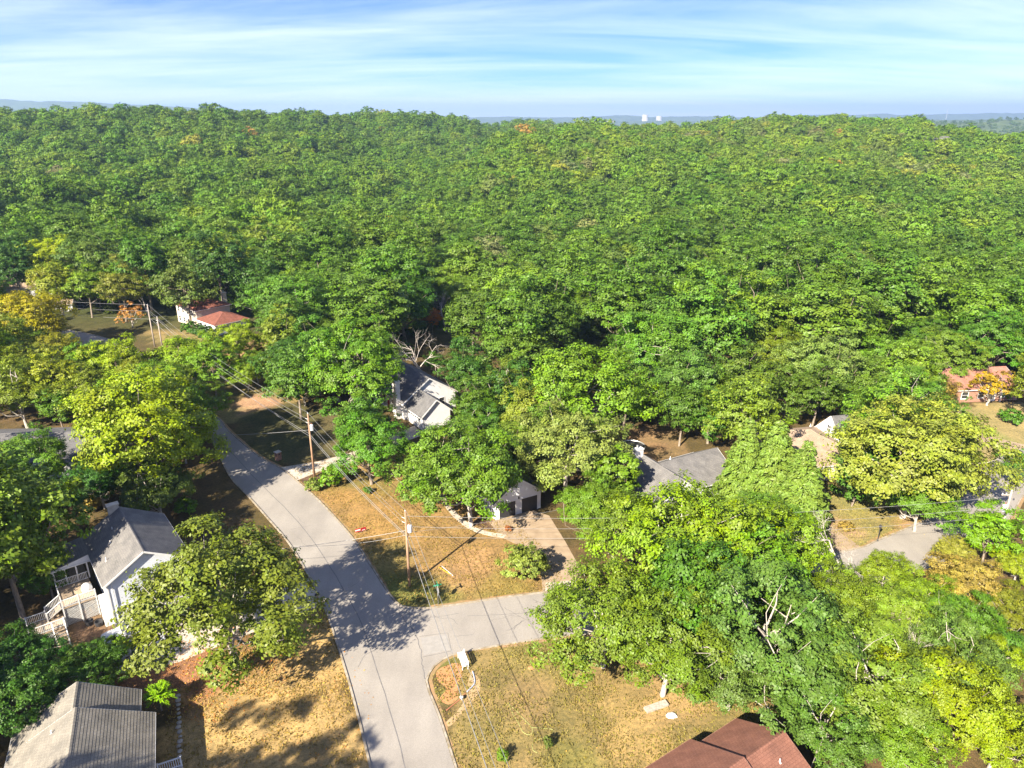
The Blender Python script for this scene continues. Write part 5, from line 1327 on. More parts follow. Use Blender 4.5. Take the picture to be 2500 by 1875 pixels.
yards = [
 (548, 1440, 232, 'oak0', (.125, .165, .03), 'big spreading oak with yellow tinged leaves between the white house and the road', 'oak_tree'),
 (352, 1035, 190, 'oak2', (.205, .25, .02), 'large yellow green tree overhanging the top of the road on the left'),
 (462, 870, 85, 'oak1', (.18, .25, .02), 'yellow green tree right behind the large roadside tree, below the pale poles'),
 (285, 885, 84, 'oak4', (.22, .26, .02), 'yellowish tree left of the pale poles, behind the large roadside tree'),
 (515, 880, 55, 'wood1', 'fresh', 'small fresh green tree at the right shoulder of the large roadside tree'),
 (62, 775, 95, 'oak3', (.31, .25, .02), 'golden orange topped tree at the left edge'),
 (125, 860, 75, 'oak1', (.24, .24, .025), 'yellow green tree just below the golden tree'),
 (45, 960, 95, 'oak5', (.15, .19, .025), 'olive green tree at the left edge below the golden tree'),
 (140, 985, 45, 'wood3', 'mid', 'narrow green tree between the olive tree and the large roadside tree'),
 (132, 640, 78, 'oak4', 'lime', 'bright lime yellow tree in the upper left'),
 (235, 640, 95, 'oak2', (.085, .145, .03), 'dark round green tree beside the bright lime tree'),
 (30, 640, 60, 'wood2', 'deep', 'dark green tree at the left edge above the pale house bits'),
 (62, 1130, 105, 'oak4', 'mid', 'green tree at the left edge in front of the dark roof'),
 (10, 1330, 95, 'oak0', (.13, .19, .028), 'green tree low at the left edge beside the deck'),
 (110, 1385, 60, 'wood4', 'green', 'slim green tree left of the deck landing'),
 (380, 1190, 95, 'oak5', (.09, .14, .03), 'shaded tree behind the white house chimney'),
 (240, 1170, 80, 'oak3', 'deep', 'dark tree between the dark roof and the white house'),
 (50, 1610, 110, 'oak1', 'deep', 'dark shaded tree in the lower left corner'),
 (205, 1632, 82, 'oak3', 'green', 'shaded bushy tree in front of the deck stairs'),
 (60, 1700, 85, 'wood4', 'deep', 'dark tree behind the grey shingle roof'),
 (280, 1590, 50, 'small', 'fresh', 'small tree with sunlit leaves next to the parked car'),
 (850, 905, 130, 'oak5', (.12, .225, .025), 'bright green tree hiding the left end of the white chimney house'),
 (880, 850, 75, 'pine', (.10, .20, .025), 'pine with dark tufts rising above the white chimney house'),
 (900, 1085, 100, 'oak2', (.095, .19, .028), 'round green tree on the lawn behind the drive pole'),
 (1146, 1145, 155, 'oak0', (.12, .18, .03), 'oak with yellowish tips left of the garage'),
 (1065, 1160, 72, 'oak3', (.12, .19, .03), 'lower oak on the lawn edge left of the garage'),
 (1385, 1085, 140, 'oak1', 'pale', 'pale sparse crowned oak with white branches above the garage'),
 (1275, 1080, 82, 'oak2', (.13, .20, .035), 'green tree rising right behind the garage'),
 (1440, 1235, 90, 'oak4', (.13, .21, .03), 'green tree right of the garage doors'),
 (1505, 1170, 62, 'magnolia', 'fresh', 'dense upright tree left of the grey roofed house'),
 (1405, 950, 155, 'oak3', (.135, .225, .03), 'wide fresh green tree behind the pale oak'),
 (1275, 960, 75, 'wood0', 'deep', 'dark tree right of the white garage wing'),
 (1690, 935, 115, 'oak2', (.085, .17, .035), 'smooth dense green tree behind the grey roofed house'),
 (1735, 1010, 75, 'oak4', (.085, .18, .03), 'lower dense green tree at the back of the grey roof'),
 (1590, 840, 125, 'oak0', (.10, .185, .03), 'broad green tree behind the yard with the trampoline'),
 (2010, 895, 108, 'oak4', (.14, .20, .06), 'grey green tree standing behind the tan roof'),
 (1900, 855, 75, 'oak2', (.13, .18, .025), 'olive green tree left of the grey green tree'),
 (2240, 1095, 190, 'oak3', (.185, .23, .045), 'huge pale yellow green oak in front of the tan roofed house', 'oak_tree'),
 (2250, 1215, 95, 'oak5', (.10, .20, .03), 'green tree at the foot of the huge pale oak by the right road'),
 (2095, 1150, 60, 'magnolia', 'green', 'dark green tree at the corner of the tan roofed house'),
 (1695, 1320, 205, 'oak1', (.15, .235, .022), 'large bright green oak hiding the front of the grey roofed house', 'oak_tree'),
 (1545, 1290, 110, 'oak4', (.14, .21, .028), 'bright oak overhanging the tan drive', 'oak_tree'),
 (1890, 1330, 135, 'oak2', (.15, .225, .022), 'bright green oak right of the large oak', 'oak_tree'),
 (1480, 1490, 170, 'oak3', (.115, .19, .025), 'oak reaching over the side road with gaps between its branches', 'oak_tree'),
 (1630, 1560, 170, 'oak0', (.105, .175, .025), 'dark green oak over the bottom lawn', 'oak_tree'),
 (1860, 1530, 205, 'oak5', (.085, .15, .035), 'dark grey green oak in the lower right mass', 'oak_tree'),
 (1790, 1640, 125, 'oak1', (.09, .155, .04), 'glossy dark oak above the brown roof', 'oak_tree'),
 (2035, 1470, 110, 'oak4', (.12, .19, .025), 'green oak beside the patch of right hand road', 'oak_tree'),
 (2160, 1400, 75, 'oak3', (.155, .235, .025), 'sparse bright tree with bare white limbs by the right road'),
 (2275, 1470, 90, 'oak1', (.145, .215, .025), 'yellow green tree between the bare limbs and the orange tree'),
 (2165, 1590, 95, 'oak3', 'pale', 'pale yellow green tree with grey twigs in the lower right'),
 (2320, 1710, 150, 'oak2', (.175, .24, .018), 'vivid yellow green tree in the lower right corner'),
 (2420, 1620, 85, 'oak5', (.175, .235, .018), 'vivid yellow green tree above the corner tree'),
 (2440, 1790, 110, 'oak0', (.17, .23, .018), 'vivid tree cut by the right edge at the bottom'),
 (2190, 1800, 115, 'oak4', (.12, .19, .025), 'green tree at the bottom between the dark oak and the vivid corner tree'),
 (2010, 1760, 130, 'oak5', (.075, .15, .028), 'dark glossy tree right behind the brown roof'),
 (2365, 1425, 95, 'oak4', 'peach', 'peach orange tree beside the right hand road'),
 (2330, 1340, 48, 'oak1', (.25, .24, .05), 'small yellow tree just above the peach orange tree'),
 (2475, 1490, 88, 'oak0', (.15, .165, .025), 'olive brown tree at the right edge'),
 (2490, 1370, 60, 'oak3', 'yg', 'yellow green tree at the right edge below the pole'),
 (2422, 1288, 72, 'wood2', (.13, .215, .02), 'round smooth green tree in front of the right edge pole'),
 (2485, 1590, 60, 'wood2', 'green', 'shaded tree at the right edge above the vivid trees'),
 (2490, 1130, 40, 'wood4', 'green', 'green tree at the right edge beyond the road'),
 (578, 835, 66, 'oak4', (.20, .275, .025), 'lime green tree in front of the red roofed house'),
 (600, 905, 55, 'oak1', (.17, .25, .022), 'lower lime green tree whose trunk stands on the dirt drive'),
 (628, 868, 30, 'small', 'rust', 'small rust red tree beside the lime green trees', 'maple_tree'),
 (722, 735, 105, 'oak3', (.105, .19, .03), 'broad green tree right of the red roofed house'),
 (690, 880, 60, 'wood3', 'deep', 'dark tree over the little white shed'),
 (770, 840, 65, 'wood0', 'green', 'green tree behind the bright tree of the white chimney house'),
 (640, 690, 60, 'wood5', 'deep', 'dark slim tree behind the red roofed house'),
 (450, 690, 65, 'wood1', (.09, .14, .03), 'dull green tree left of the red roofed house'),
 (418, 700, 32, 'thin', 'orange', 'orange leaved tree right of the bare tree by the pale poles'),
 (318, 765, 32, 'thin', (.36, .20, .07), 'thin orange brown tree left of the pale poles'),
 (350, 640, 70, 'wood2', 'green', 'green tree above the bare tree by the pale poles'),
 (530, 640, 75, 'wood4', 'deep', 'dark tree behind the red roof ridge'),
 (985, 740, 95, 'oak2', 'deep', 'dark green tree behind the leaning bare tree'),
 (1135, 900, 62, 'wood1', 'deep', 'dark tree above the white garage wing'),
 (2422, 938, 50, 'thin', 'gold', 'low golden orange tree in front of the pink roof'),
 (2280, 950, 62, 'oak1', (.21, .17, .05), 'orange brown tinged tree behind the huge pale oak'),
 (2300, 860, 85, 'oak0', (.12, .20, .03), 'green tree left of the pink roof'),
 (2430, 830, 95, 'oak4', 'green', 'green tree behind the pink roof'),
]
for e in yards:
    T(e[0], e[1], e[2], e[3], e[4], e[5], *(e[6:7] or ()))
plant('wood5', -53.8, 64.3, 1.18, (.13, .19, .028), 'tree', 'tall green tree at the left edge, its trunk beside the deck stairs', 'tree', 'trees between the houses'); TREES.append((-53.8, 64.3, 6.5))
plant('wood1', -58.5, 71, 1.15, (.10, .16, .028), 'tree', 'tall tree behind the porch roof, shading the white house', 'tree', 'trees between the houses'); TREES.append((-58.5, 71, 6))
# cedars: three pointed tops
for px, py, hpx, key, lab in ((1905, 1030, 0, 'cedar', 'tall feathery cedar left of the tan roof, middle one of three pointed tops'),
                              (1832, 1030, 0, 'cedar_slim', 'feathery cedar, leftmost of the three pointed tops'),
                              (1975, 1085, 0, 'cedar_slim', 'feathery cedar, rightmost of the three pointed tops')):
    x, y = G(px, py, 13.0); plant(key, x, y, {'cedar': 1.05, 'cedar_slim': 1.0}[key], COL['cedar'], 'cedar_tree', lab, 'tree', 'cedars'); TREES.append((x, y, 4))
x, y = G(1950, 1120, 9.0); plant('cedar', x, y, .8, COL['cedar'], 'cedar_tree', 'lower feathery cedar in front of the three pointed tops', 'tree', 'cedars')
# shrubs and small lawn trees
for px, py, rpx, key, col, lab, nm, ct in (
 (385, 1690, 48, 'spiky', (.20, .36, .02), 'bright green spiky shrub beside the grey shingle roof', 'spiky_shrub', 'shrub'),
 (1278, 1368, 56, 'small', 'pale', 'small pale yellow green tree on the lawn by the tan drive', 'tree', 'tree'),
 (812, 1160, 34, 'shrub', 'fresh', 'rounded green shrub at the foot of the drive pole', 'shrub', 'shrub'),
 (765, 1183, 22, 'shrub', 'pale', 'low pale shrub left of the rounded shrub by the drive pole', 'shrub', 'shrub'),
 (845, 1150, 20, 'shrub', 'yg', 'small yellowish shrub right of the rounded shrub by the drive pole', 'shrub', 'shrub'),
 (898, 1196, 12, 'shrub', 'green', 'little shrub round the foot of the lawn tree', 'shrub', 'shrub'),
 (1225, 1850, 14, 'shrub', 'fresh', 'slim green sapling at the bottom edge of the lawn', 'sapling', 'shrub'),
 (1338, 1818, 13, 'shrub', 'olive', 'little sapling by the end of the hose', 'sapling', 'shrub'),
 (2472, 1017, 27, 'shrub', 'green', 'round green bush on the upper right lawn', 'shrub', 'shrub'),
 (2400, 963, 18, 'shrub', 'fresh', 'green bush under the eave of the pink roof', 'shrub', 'shrub'),
 (2065, 1285, 17, 'shrub', 'peach', 'reddish shrub at the end of the right hand drive', 'shrub', 'shrub'),
 (2360, 968, 15, 'shrub', 'green', 'green bush left of the pink roofed house door', 'shrub', 'shrub'),
 (2445, 962, 18, 'shrub', 'mid', 'green bush at the right corner of the pink roofed house', 'shrub', 'shrub'),
 (500, 812, 25, 'shrub', 'deep', 'dark shrub in front of the red roofed house wall', 'shrub', 'shrub'),
 (465, 800, 22, 'shrub', 'green', 'green shrub left of the dark shrub at the red roofed house', 'shrub', 'shrub'),
 (225, 1225, 30, 'shrub', 'peach', 'dry orange brown bush behind the white house', 'shrub', 'shrub'),
 (1240, 1290, 9, 'shrub', 'rust', 'low reddish plant in the bed beside the garage drive', 'shrub', 'shrub'),
 (350, 1215, 38, 'small', 'fresh', 'sunlit small tree behind the white house roof', 'tree', 'tree'),
 (450, 1235, 26, 'shrub', 'fresh', 'sunlit bush between the white house and the road', 'shrub', 'shrub'),
): T(px, py, rpx, key, col, lab, nm, ct, group='shrubs and small trees', sz=1.9 if nm == 'sapling' else 1)
# bare trees
def bare(px, py, z, i, s, lab, rz=None):
    x, y = G(px, py, z); t = empty('bare_tree', (x, y, ground(x, y)), random.uniform(0, 6) if rz is None else rz, lab, 'tree', 'bare trees'); t.scale = (s, s, s)
    link(bpy.data.objects.new('branches', BARE[i]), t); TREES.append((x, y, 2))
bare(355, 705, 8, 0, 1.0, 'grey bare tree behind the pale utility poles'); bare(430, 715, 5, 2, .8, 'smaller bare tree near the red roofed house')
bare(1040, 850, 7, 1, 1.1, 'leaning leafless white tree behind the chimney house', .3); bare(1085, 718, 9, 2, 1.2, 'bare tree top among the dark trees behind the chimney house')
bare(2120, 1340, 8, 0, .95, 'white bare limbs standing out of the tree by the right road'); bare(2235, 1560, 6, 2, .8, 'grey bare twigs beside the pale tree in the lower right')
bare(2150, 455, 12, 2, 1.0, 'white dead trunk in the wood on the right slope'); bare(2355, 430, 12, 2, 1.1, 'group of bare trunks high on the right slope')
# trees behind the camera whose shadows reach the picture
for i, (x, y, s, k_) in enumerate(((-45, 18, 1.0, 'pine'), (-38, 17, 1.0, 'pine'), (-32, 16.5, .95, 'pine'), (-56, 27, 1.1, 'oak1'), (-61, 38, 1.1, 'oak4'), (-70, 50, 1.2, 'oak0'), (-66, 62, 1.0, 'oak3'), (-52, 44, .75, 'oak2'), (-80, 70, 1.1, 'oak5'), (-84, 86, 1.1, 'oak1'))):
    plant(k_, x, y, s, COL['green'], 'tree', 'green tree just outside the lower left of the picture, known by its shadow', 'tree', 'trees outside the frame', sz=1.5 if k_ == 'pine' else 1)

# ------------------------------------------------------------------ the wood
rngf = np.random.default_rng(2024)
YF = lambda X: np.interp(X, [-170, -100, -62, -45, -30, -8, 10, 30, 45, 62, 80, 110, 150], [208, 204, 203, 165, 142, 136, 122, 113, 118, 124, 142, 150, 150])
keep = [(-20, 124, 12), (22, 96, 13), (48, 104, 11), (92, 134, 13), (-80, 184, 14), (-150, 222, 8)]
wood_cols = [((.075, .140, .024), .2), ((.092, .165, .027), .28), ((.112, .190, .030), .26), ((.135, .210, .032), .14), ((.16, .225, .035), .05), ((.115, .165, .045), .05), ((.22, .24, .05), .008), ((.30, .20, .08), .002), ((.16, .18, .09), .008)]
wn_ = ['dark green', 'green', 'fresh green', 'light green', 'yellow green', 'grey green', 'yellowing', 'rusty orange', 'thin greyish']
def landmark(x, y):
    col = (x/(y*CP+40*SP))*FPX+1250
    return min(((60, 'the golden tree at the left edge'), (240, 'the lime yellow tree'), (370, 'the pale utility poles'), (520, 'the red roofed house'), (720, 'the broad green tree'), (870, 'the pine'), (1020, 'the white chimney house'), (1200, 'the garage wing'), (1400, 'the pale sparse oak'), (1600, 'the trampoline yard'), (1720, 'the grey roofed house'), (1880, 'the cedars'), (2020, 'the tan roofed house'), (2220, 'the huge pale oak'), (2400, 'the pink roofed house')), key=lambda q: abs(q[0]-col))[1]

# trees filling the gardens between the houses, kept off lawns, roads, roofs and sight lines seen in the picture
OPEN = [(520, 1060, 640, 1190), (600, 1150, 760, 1330), (680, 1280, 900, 1450), (760, 1400, 1000, 1640), (830, 1600, 1110, 1875), (980, 1450, 1330, 1620), (740, 1180, 960, 1330), (860, 1250, 1300, 1480), (1280, 1400, 1390, 1470),
        (430, 1650, 900, 1875), (700, 1560, 860, 1700), (1050, 1600, 1500, 1875), (1400, 1690, 1780, 1875), (0, 1675, 385, 1875), (110, 1235, 420, 1620), (965, 880, 1085, 1060), (690, 1120, 790, 1180), (1550, 1080, 1775, 1200), (1225, 1165, 1310, 1340), (1300, 1250, 1400, 1400),
        (1940, 1020, 2060, 1150), (2040, 1190, 2265, 1330), (2100, 1290, 2360, 1380), (2040, 1380, 2100, 1440), (2080, 1300, 2150, 1400), (2445, 1190, 2490, 1240), (2390, 980, 2500, 1110), (2400, 1100, 2500, 1230), (2345, 895, 2440, 975), (425, 715, 620, 815), (480, 800, 560, 900), (345, 745, 400, 840), (740, 1000, 790, 1170), (560, 1020, 740, 1130), (560, 940, 650, 1010),
        (115, 1045, 190, 1135), (190, 750, 280, 830), (1490, 1030, 1610, 1090), (970, 820, 1080, 890), (1060, 690, 1105, 735), (15, 695, 75, 725), (140, 740, 195, 762)]
def project(x, y, z):
    dz = CAM_H-z; zc_ = y*CP+dz*SP; return 1250+FPX*x/zc_, 937.5+FPX*(dz*CP-y*SP)/zc_, FPX/zc_
rngg = np.random.default_rng(99); n_fill = 0
HOUSES = [(-34, 42, 10), (-43, 70, 9), (-47, 66, 6), (17, 41, 9), (-18, 122, 12), (24, 91, 9), (.9, 88, 6), (47, 103, 9), (92, 134, 11), (-80, 184, 11), (-75, 104, 12), (-150, 222, 8), (-39, 60, 6)]
road_poly = outline
for y, sx1 in zip(rngg.uniform(48, 215, 16000), rngg.uniform(-.80, .80, 16000)):
    x = sx1*y
    if y > YF(x)-2 or n_fill > 230: continue
    key = ('oak%d' if rngg.random() < .6 else 'wood%d') % rngg.integers(6); S = SHAPES[key]; s = rngg.uniform(.45, .8) if key[0] == 'o' else rngg.uniform(.7, 1.05)
    rr_ = S['R']*s*1.1
    px, py, kx = project(x, y, S['zc']*s); q = rr_*kx
    if any(max(a-px, 0, px-c) ** 2+max(b-py, 0, py-d) ** 2 < (q*.97) ** 2 for a, b, c, d in OPEN): continue
    if any((x-a)**2+(y-b)**2 < (r+1.5)**2 for a, b, r in HOUSES): continue
    if any((x-a)**2+(y-b)**2 < (.52*(r+rr_))**2 for a, b, r in TREES): continue
    if inside(road_poly, np.array([x-2, x+2, x, x]), np.array([y, y, y-2, y+2])).any(): continue
    k_ = int(rngg.choice(6, p=[.2, .27, .25, .14, .1, .04])); c = np.array(wood_cols[k_][0])*rngg.uniform(.9, 1.12, 3)
    if px < 620: c = c*np.array((1.35, 1.15, .85))
    sd_ = 'in front of' if y < 110 else 'near'
    plant(key, x, y, s, tuple(c), 'garden_tree', f'{wn_[k_]} garden tree {sd_} {landmark(x, y)}', 'tree', f'{wn_[k_]} garden trees {sd_} {landmark(x, y)}')
    TREES.append((x, y, rr_)); n_fill += 1
print('filled', n_fill)
pts = []; cell = {}
def try_add(x, y, dmin):
    c_ = 8.5; i, j = int(x//c_), int(y//c_)
    for a in (-1, 0, 1):
        for b in (-1, 0, 1):
            for q in cell.get((i+a, j+b), ()):
                if (q[0]-x)**2+(q[1]-y)**2 < dmin*dmin: return False
    cell.setdefault((i, j), []).append((x, y)); pts.append((x, y)); return True
n_try = 60000
yy_ = 110+(1350-110)*np.sqrt(rngf.random(n_try)); ss_ = rngf.uniform(-.86, .86, n_try)
for y, s in zip(yy_, ss_):
    x = s*y
    if y < YF(x): continue
    if any((x-a)**2+(y-b)**2 < r*r for a, b, r in keep): continue
    if y < 190:
        qx, qy, qk = project(x, y, 11.5)
        if any(max(a-qx, 0, qx-c)**2+max(b-qy, 0, qy-d)**2 < (5.2*qk)**2 for a, b, c, d in ((985, 825, 1075, 1000), (440, 720, 610, 800), (1065, 695, 1100, 730))): continue
    if y < 230 and any((x-a)**2+(y-b)**2 < (r*.75+2.5)**2 for a, b, r in TREES): continue
    try_add(x, y, 8.2 if y < 260 else 6.6)
pts = np.array(pts); pts = pts[np.argsort(np.hypot(pts[:, 0], pts[:, 1]))]
pw = np.array([w for _, w in wood_cols]); pw /= pw.sum()
# colours drift in patches across the hillside
sl0 = pts[:, 0]/pts[:, 1]; pn = .5*vnoise(pts[:, 0], pts[:, 1], 70, 21)+.4*rngf.random(len(pts))+.28*np.clip((sl0+.05)/.15, 0, 1)*np.clip((pts[:, 1]-380)/150, 0, 1); order = np.argsort(np.argsort(pn))/len(pn)
cum = np.cumsum(pw); kinds = np.where(rngf.random(len(pts)) < .7, np.searchsorted(cum, np.clip(order, 0, .999)), rngf.choice(len(pw), len(pts), p=pw))
# the ones that show largest stand singly
vis = (np.abs(pts[:, 0])/pts[:, 1] < .80)
single = np.where(vis)[0][:290]; sset = set(single.tolist())
def row_of(y): return 'at the wood edge behind' if y < 165 else 'in the wood behind' if y < 195 else 'deep in the wood beyond' if y < 225 else 'far up the slope beyond'
place = lambda x, y: f'{row_of(y)} {landmark(x, y)}'
for i in single:
    x, y = pts[i]; k_ = int(kinds[i]); k_ = {6: 4, 7: 1}.get(k_, k_); c = np.array(wood_cols[k_][0])*rngf.uniform(.94, 1.07, 3)
    key = f'wood{rngf.integers(6)}' if rngf.random() < .8 else f'oak{rngf.integers(6)}'
    s = rngf.uniform(1.1, 1.7) if key[0] == 'w' else rngf.uniform(.8, 1.05)
    plant(key, x, y, s, tuple(c), 'forest_tree', f'{wn_[k_]} tree {place(x, y)}', 'tree', f'{wn_[k_]} trees {place(x, y)}', sz=rngf.uniform(.75, .95))
for px, py, col, lab in ((1035, 610, (.46, .24, .04), 'golden orange tree in the wood above the dark trees'), (1055, 772, (.50, .19, .05), 'rust orange tree top between the dark trees'), (800, 655, (.40, .20, .05), 'orange tipped tree top left of centre'), (940, 550, (.34, .30, .04), 'yellow tree top in the wood left of centre')):
    x, y = G(px, py, 13); T(px, py, 34 if py != 772 else 26, 'wood2', col, lab, 'forest_tree', 'tree')
rest = np.array([i for i in range(len(pts)) if i not in sset])
RP = pts[rest]; RC = np.array([wood_cols[k_][0] for k_ in kinds[rest]])*rngf.uniform(.93, 1.08, (len(rest), 3))*np.array((1.08, 1.05, 1.1))
RS = .80+.65*rngf.random(len(rest))**1.6

def far_forest(name, XY, Zs, tint, scale, label, meshes):
    """trees too many to count: one mesh of points, a tree set on each"""
    me = bpy.data.meshes.new(name); me.vertices.add(len(XY))
    me.vertices.foreach_set('co', np.concatenate([XY, Zs[:, None]], 1).astype(np.float32).ravel())
    a = me.attributes.new('tint', 'FLOAT_COLOR', 'POINT'); a.data.foreach_set('color', np.concatenate([tint, np.ones((len(XY), 1))], 1).astype(np.float32).ravel())
    a = me.attributes.new('size', 'FLOAT_VECTOR', 'POINT'); sc3 = np.stack([scale, scale, scale*rngf.uniform(.8, 1.15, len(XY))], 1); a.data.foreach_set('vector', sc3.astype(np.float32).ravel())
    a = me.attributes.new('turn', 'FLOAT_VECTOR', 'POINT'); tr = np.zeros((len(XY), 3)); tr[:, 2] = rngf.uniform(0, 6.28, len(XY)); a.data.foreach_set('vector', tr.astype(np.float32).ravel())
    a = me.attributes.new('kind_index', 'INT', 'POINT'); a.data.foreach_set('value', rngf.integers(0, len(meshes), len(XY)).astype(np.int32))
    me.update()
    col = bpy.data.collections.new(name+'_kinds')
    for i, q in enumerate(meshes): col.objects.link(bpy.data.objects.new(f'{name}_kind_{i}', q))
    ng = bpy.data.node_groups.new(name, 'GeometryNodeTree')
    ng.interface.new_socket('Geometry', in_out='INPUT', socket_type='NodeSocketGeometry'); ng.interface.new_socket('Geometry', in_out='OUTPUT', socket_type='NodeSocketGeometry')
    N = ng.nodes.new; gi, go = N('NodeGroupInput'), N('NodeGroupOutput')
    ci = N('GeometryNodeCollectionInfo'); ci.inputs['Collection'].default_value = col; ci.inputs['Separate Children'].default_value = True; ci.inputs['Reset Children'].default_value = True
    ip = N('GeometryNodeInstanceOnPoints'); ip.inputs['Pick Instance'].default_value = True
    def attr(nm, ty):
        q = N('GeometryNodeInputNamedAttribute'); q.data_type = ty; q.inputs['Name'].default_value = nm; return [s_ for s_ in q.outputs if s_.enabled][0]
    ng.links.new(gi.outputs[0], ip.inputs['Points']); ng.links.new(ci.outputs[0], ip.inputs['Instance'])
    ng.links.new(attr('kind_index', 'INT'), ip.inputs['Instance Index']); ng.links.new(attr('size', 'FLOAT_VECTOR'), ip.inputs['Scale'])
    er = N('FunctionNodeEulerToRotation'); ng.links.new(attr('turn', 'FLOAT_VECTOR'), er.inputs[0]); ng.links.new(er.outputs[0], ip.inputs['Rotation'])
    ng.links.new(ip.outputs[0], go.inputs[0])
    o = link(bpy.data.objects.new(name, me)); md = o.modifiers.new('trees', 'NODES'); md.node_group = ng
    return tag(o, label, 'forest', kind='stuff')
far_forest('forest', RP, heights(RP[:, 0], RP[:, 1])-.5, RC, RS, 'dense green forest covering the hills up to the ridge line', FAR)
# understory filling the wood floor where it opens
ux = []
for y, s in zip(110+500*np.sqrt(rngf.random(5200)), rngf.uniform(-.84, .84, 5200)):
    x = s*y
    if y > YF(x)-8 and not any((x-a)**2+(y-b)**2 < (r+2)**2 for a, b, r in keep): ux.append((x, y))
ux = np.array(ux)
far_forest('undergrowth', ux, heights(ux[:, 0], ux[:, 1])-3.2, np.array((.06, .11, .025))*rngf.uniform(.8, 1.3, (len(ux), 3)), rngf.uniform(.35, .55, len(ux)), 'dark green undergrowth on the forest floor', FAR)

# ------------------------------------------------------------------ leaf litter on the lawns
def litter(name, spots, size, label, cols):
    rng = np.random.default_rng(4); PP = []
    for x, y, r, n in spots:
        a = rng.random(n)*6.283; q = r*np.sqrt(rng.random(n)); PP.append(np.stack([x+q*np.cos(a), y+q*np.sin(a), np.zeros(n)], 1))
    P = np.concatenate(PP); P[:, 2] = .03+.02*rng.random(len(P))
    N = np.array((0, 0, 1.))+rng.normal(size=P.shape)*.35
    m = leaf_mesh(name, P, N, size*rng.uniform(.6, 1.3, len(P)), rng.random(P.shape), rng, M['leaf'], .7, .1)
    o = link(bpy.data.objects.new(name, m)); o.color = (*cols, 1)
    return tag(o, label, 'leaves', kind='stuff')
litter('fallen_leaves', [(-29, 57, 7, 900), (-36, 57, 5, 700), (-22, 52, 9, 200)], .2, 'dry orange leaves scattered under the spreading oak', (.46, .22, .10))
litter('fallen_leaves', [(-8, 85, 10, 200), (-16, 90, 10, 200), (-4, 76, 7, 110), (10, 50, 8, 90), (55, 88, 7, 80)], .13, 'pale dry leaves scattered on the lawns', (.52, .33, .14))

# ------------------------------------------------------------------ short lawn grass
def grass(poly, n, col, label, seed):
    rng = np.random.default_rng(seed); xs, ys = [q[0] for q in poly], [q[1] for q in poly]
    x = rng.uniform(min(xs), max(xs), n*2); y = rng.uniform(min(ys), max(ys), n*2)
    d = .55*vnoise(x, y, 2.2, seed)+.45*vnoise(x, y, .7, seed+1)
    ok = inside(poly, x, y) & (rng.random(n*2) < np.clip((d-.25)*2.2, .05, 1)) & ~inside(outline, x, y) & (y > 42)
    x, y = x[ok], y[ok]; P = np.stack([x, y, np.full(len(x), .05)], 1)
    N = rng.normal(size=P.shape)*np.array((1, 1, .25))+np.array((0, 0, .5)); T_ = np.array((0, 0, 1.))+rng.normal(size=P.shape)*.5
    m = leaf_mesh('lawn_grass', P, N, rng.uniform(.12, .3, len(P)), rng.random(P.shape), rng, M['grass'], .45, .1, T_)
    o = link(bpy.data.objects.new('lawn_grass', m)); o.color = (*col, 1); tag(o, label, 'grass', kind='stuff')
M['grass'] = leaf_mat('grass', rough=.8, spec=.1, trans=.15)
grass(lawns[0][0], 22000, (.28, .20, .085), 'short dry golden grass on the lower left lawn', 1)
grass(lawns[1][0], 26000, (.20, .165, .065), 'short olive tan grass on the bottom lawn', 2)
grass(lawns[2][0], 24000, (.23, .165, .072), 'short dry grass on the corner lawn', 3)
grass(lawns[3][0], 9000, (.22, .185, .075), 'short grass on the lawn by the lamp post', 4)

# ------------------------------------------------------------------ far hills, towers, haze
M['hill'] = mat('hill', (.085, .125, .035), 1, (.045, .075, .022), .012, 10, stretch=None)
def hill(pts, Y0, depth, drop=-85, seed=1, amp=8, nx=260):
    """a long wooded ridge: pts = (x, crest height), front and back slopes"""
    xs = np.linspace(pts[0][0], pts[-1][0], nx); cz = np.interp(xs, [p_[0] for p_ in pts], [p_[1] for p_ in pts])
    prof = [(-1, 0), (-.75, .12), (-.5, .42), (-.25, .8), (0, 1), (.3, .8), (.7, .3), (1, 0)]
    tt = np.linspace(-1, 1, 29); ff = np.interp(tt, [a for a, _ in prof], [b for _, b in prof])
    X, Tm = np.meshgrid(xs, tt); Y = Y0+Tm*depth+depth*.25*np.sin(X/(depth*1.7)+seed)
    Z = drop+(cz[None]-drop)*ff[:, None]
    Z = Z+(amp*(vnoise(X, Y, depth*.22, seed)-.5)*2+amp*.5*(vnoise(X, Y, depth*.07, seed+3)-.5)*2)*np.clip(ff*2, 0, 1)[:, None]
    V = np.stack([X, Y, Z], -1).reshape(-1, 3); idx = np.arange(X.size).reshape(X.shape)
    F = np.stack([idx[:-1, :-1], idx[:-1, 1:], idx[1:, 1:], idx[1:, :-1]], -1).reshape(-1, 4)
    m = np_mesh('hill', V, F); m.materials.append(M['hill']); m.shade_smooth()
    o = link(bpy.data.objects.new('hill', m)); o['kind'] = 'structure'; return X, Y, Z
Xh, Yh, Zh = hill([(700, -40), (1150, 20), (1500, 36), (1900, 40), (2400, 44), (2900, 40), (3600, 30)], 3100, 900, seed=2, amp=7, nx=200)
hill([(700, -70), (1400, 10), (2200, 35), (3200, 45), (4200, 40), (5000, 20)], 5000, 900, seed=8, amp=10)
hill([(-9000, 262), (-7000, 252), (-5400, 236), (-4600, 220), (-3800, 176), (-3000, 128), (-2200, 80), (-1500, 10), (-900, -60)], 8000, 1300, seed=3, amp=9)
hill([(-1600, 30), (-600, 62), (300, 66), (1100, 72), (1700, 98), (2100, 70), (2800, 84), (3600, 60), (4400, 98), (5400, 112), (6400, 104), (7400, 128), (9000, 120)], 11500, 1500, seed=5, amp=12, nx=400)
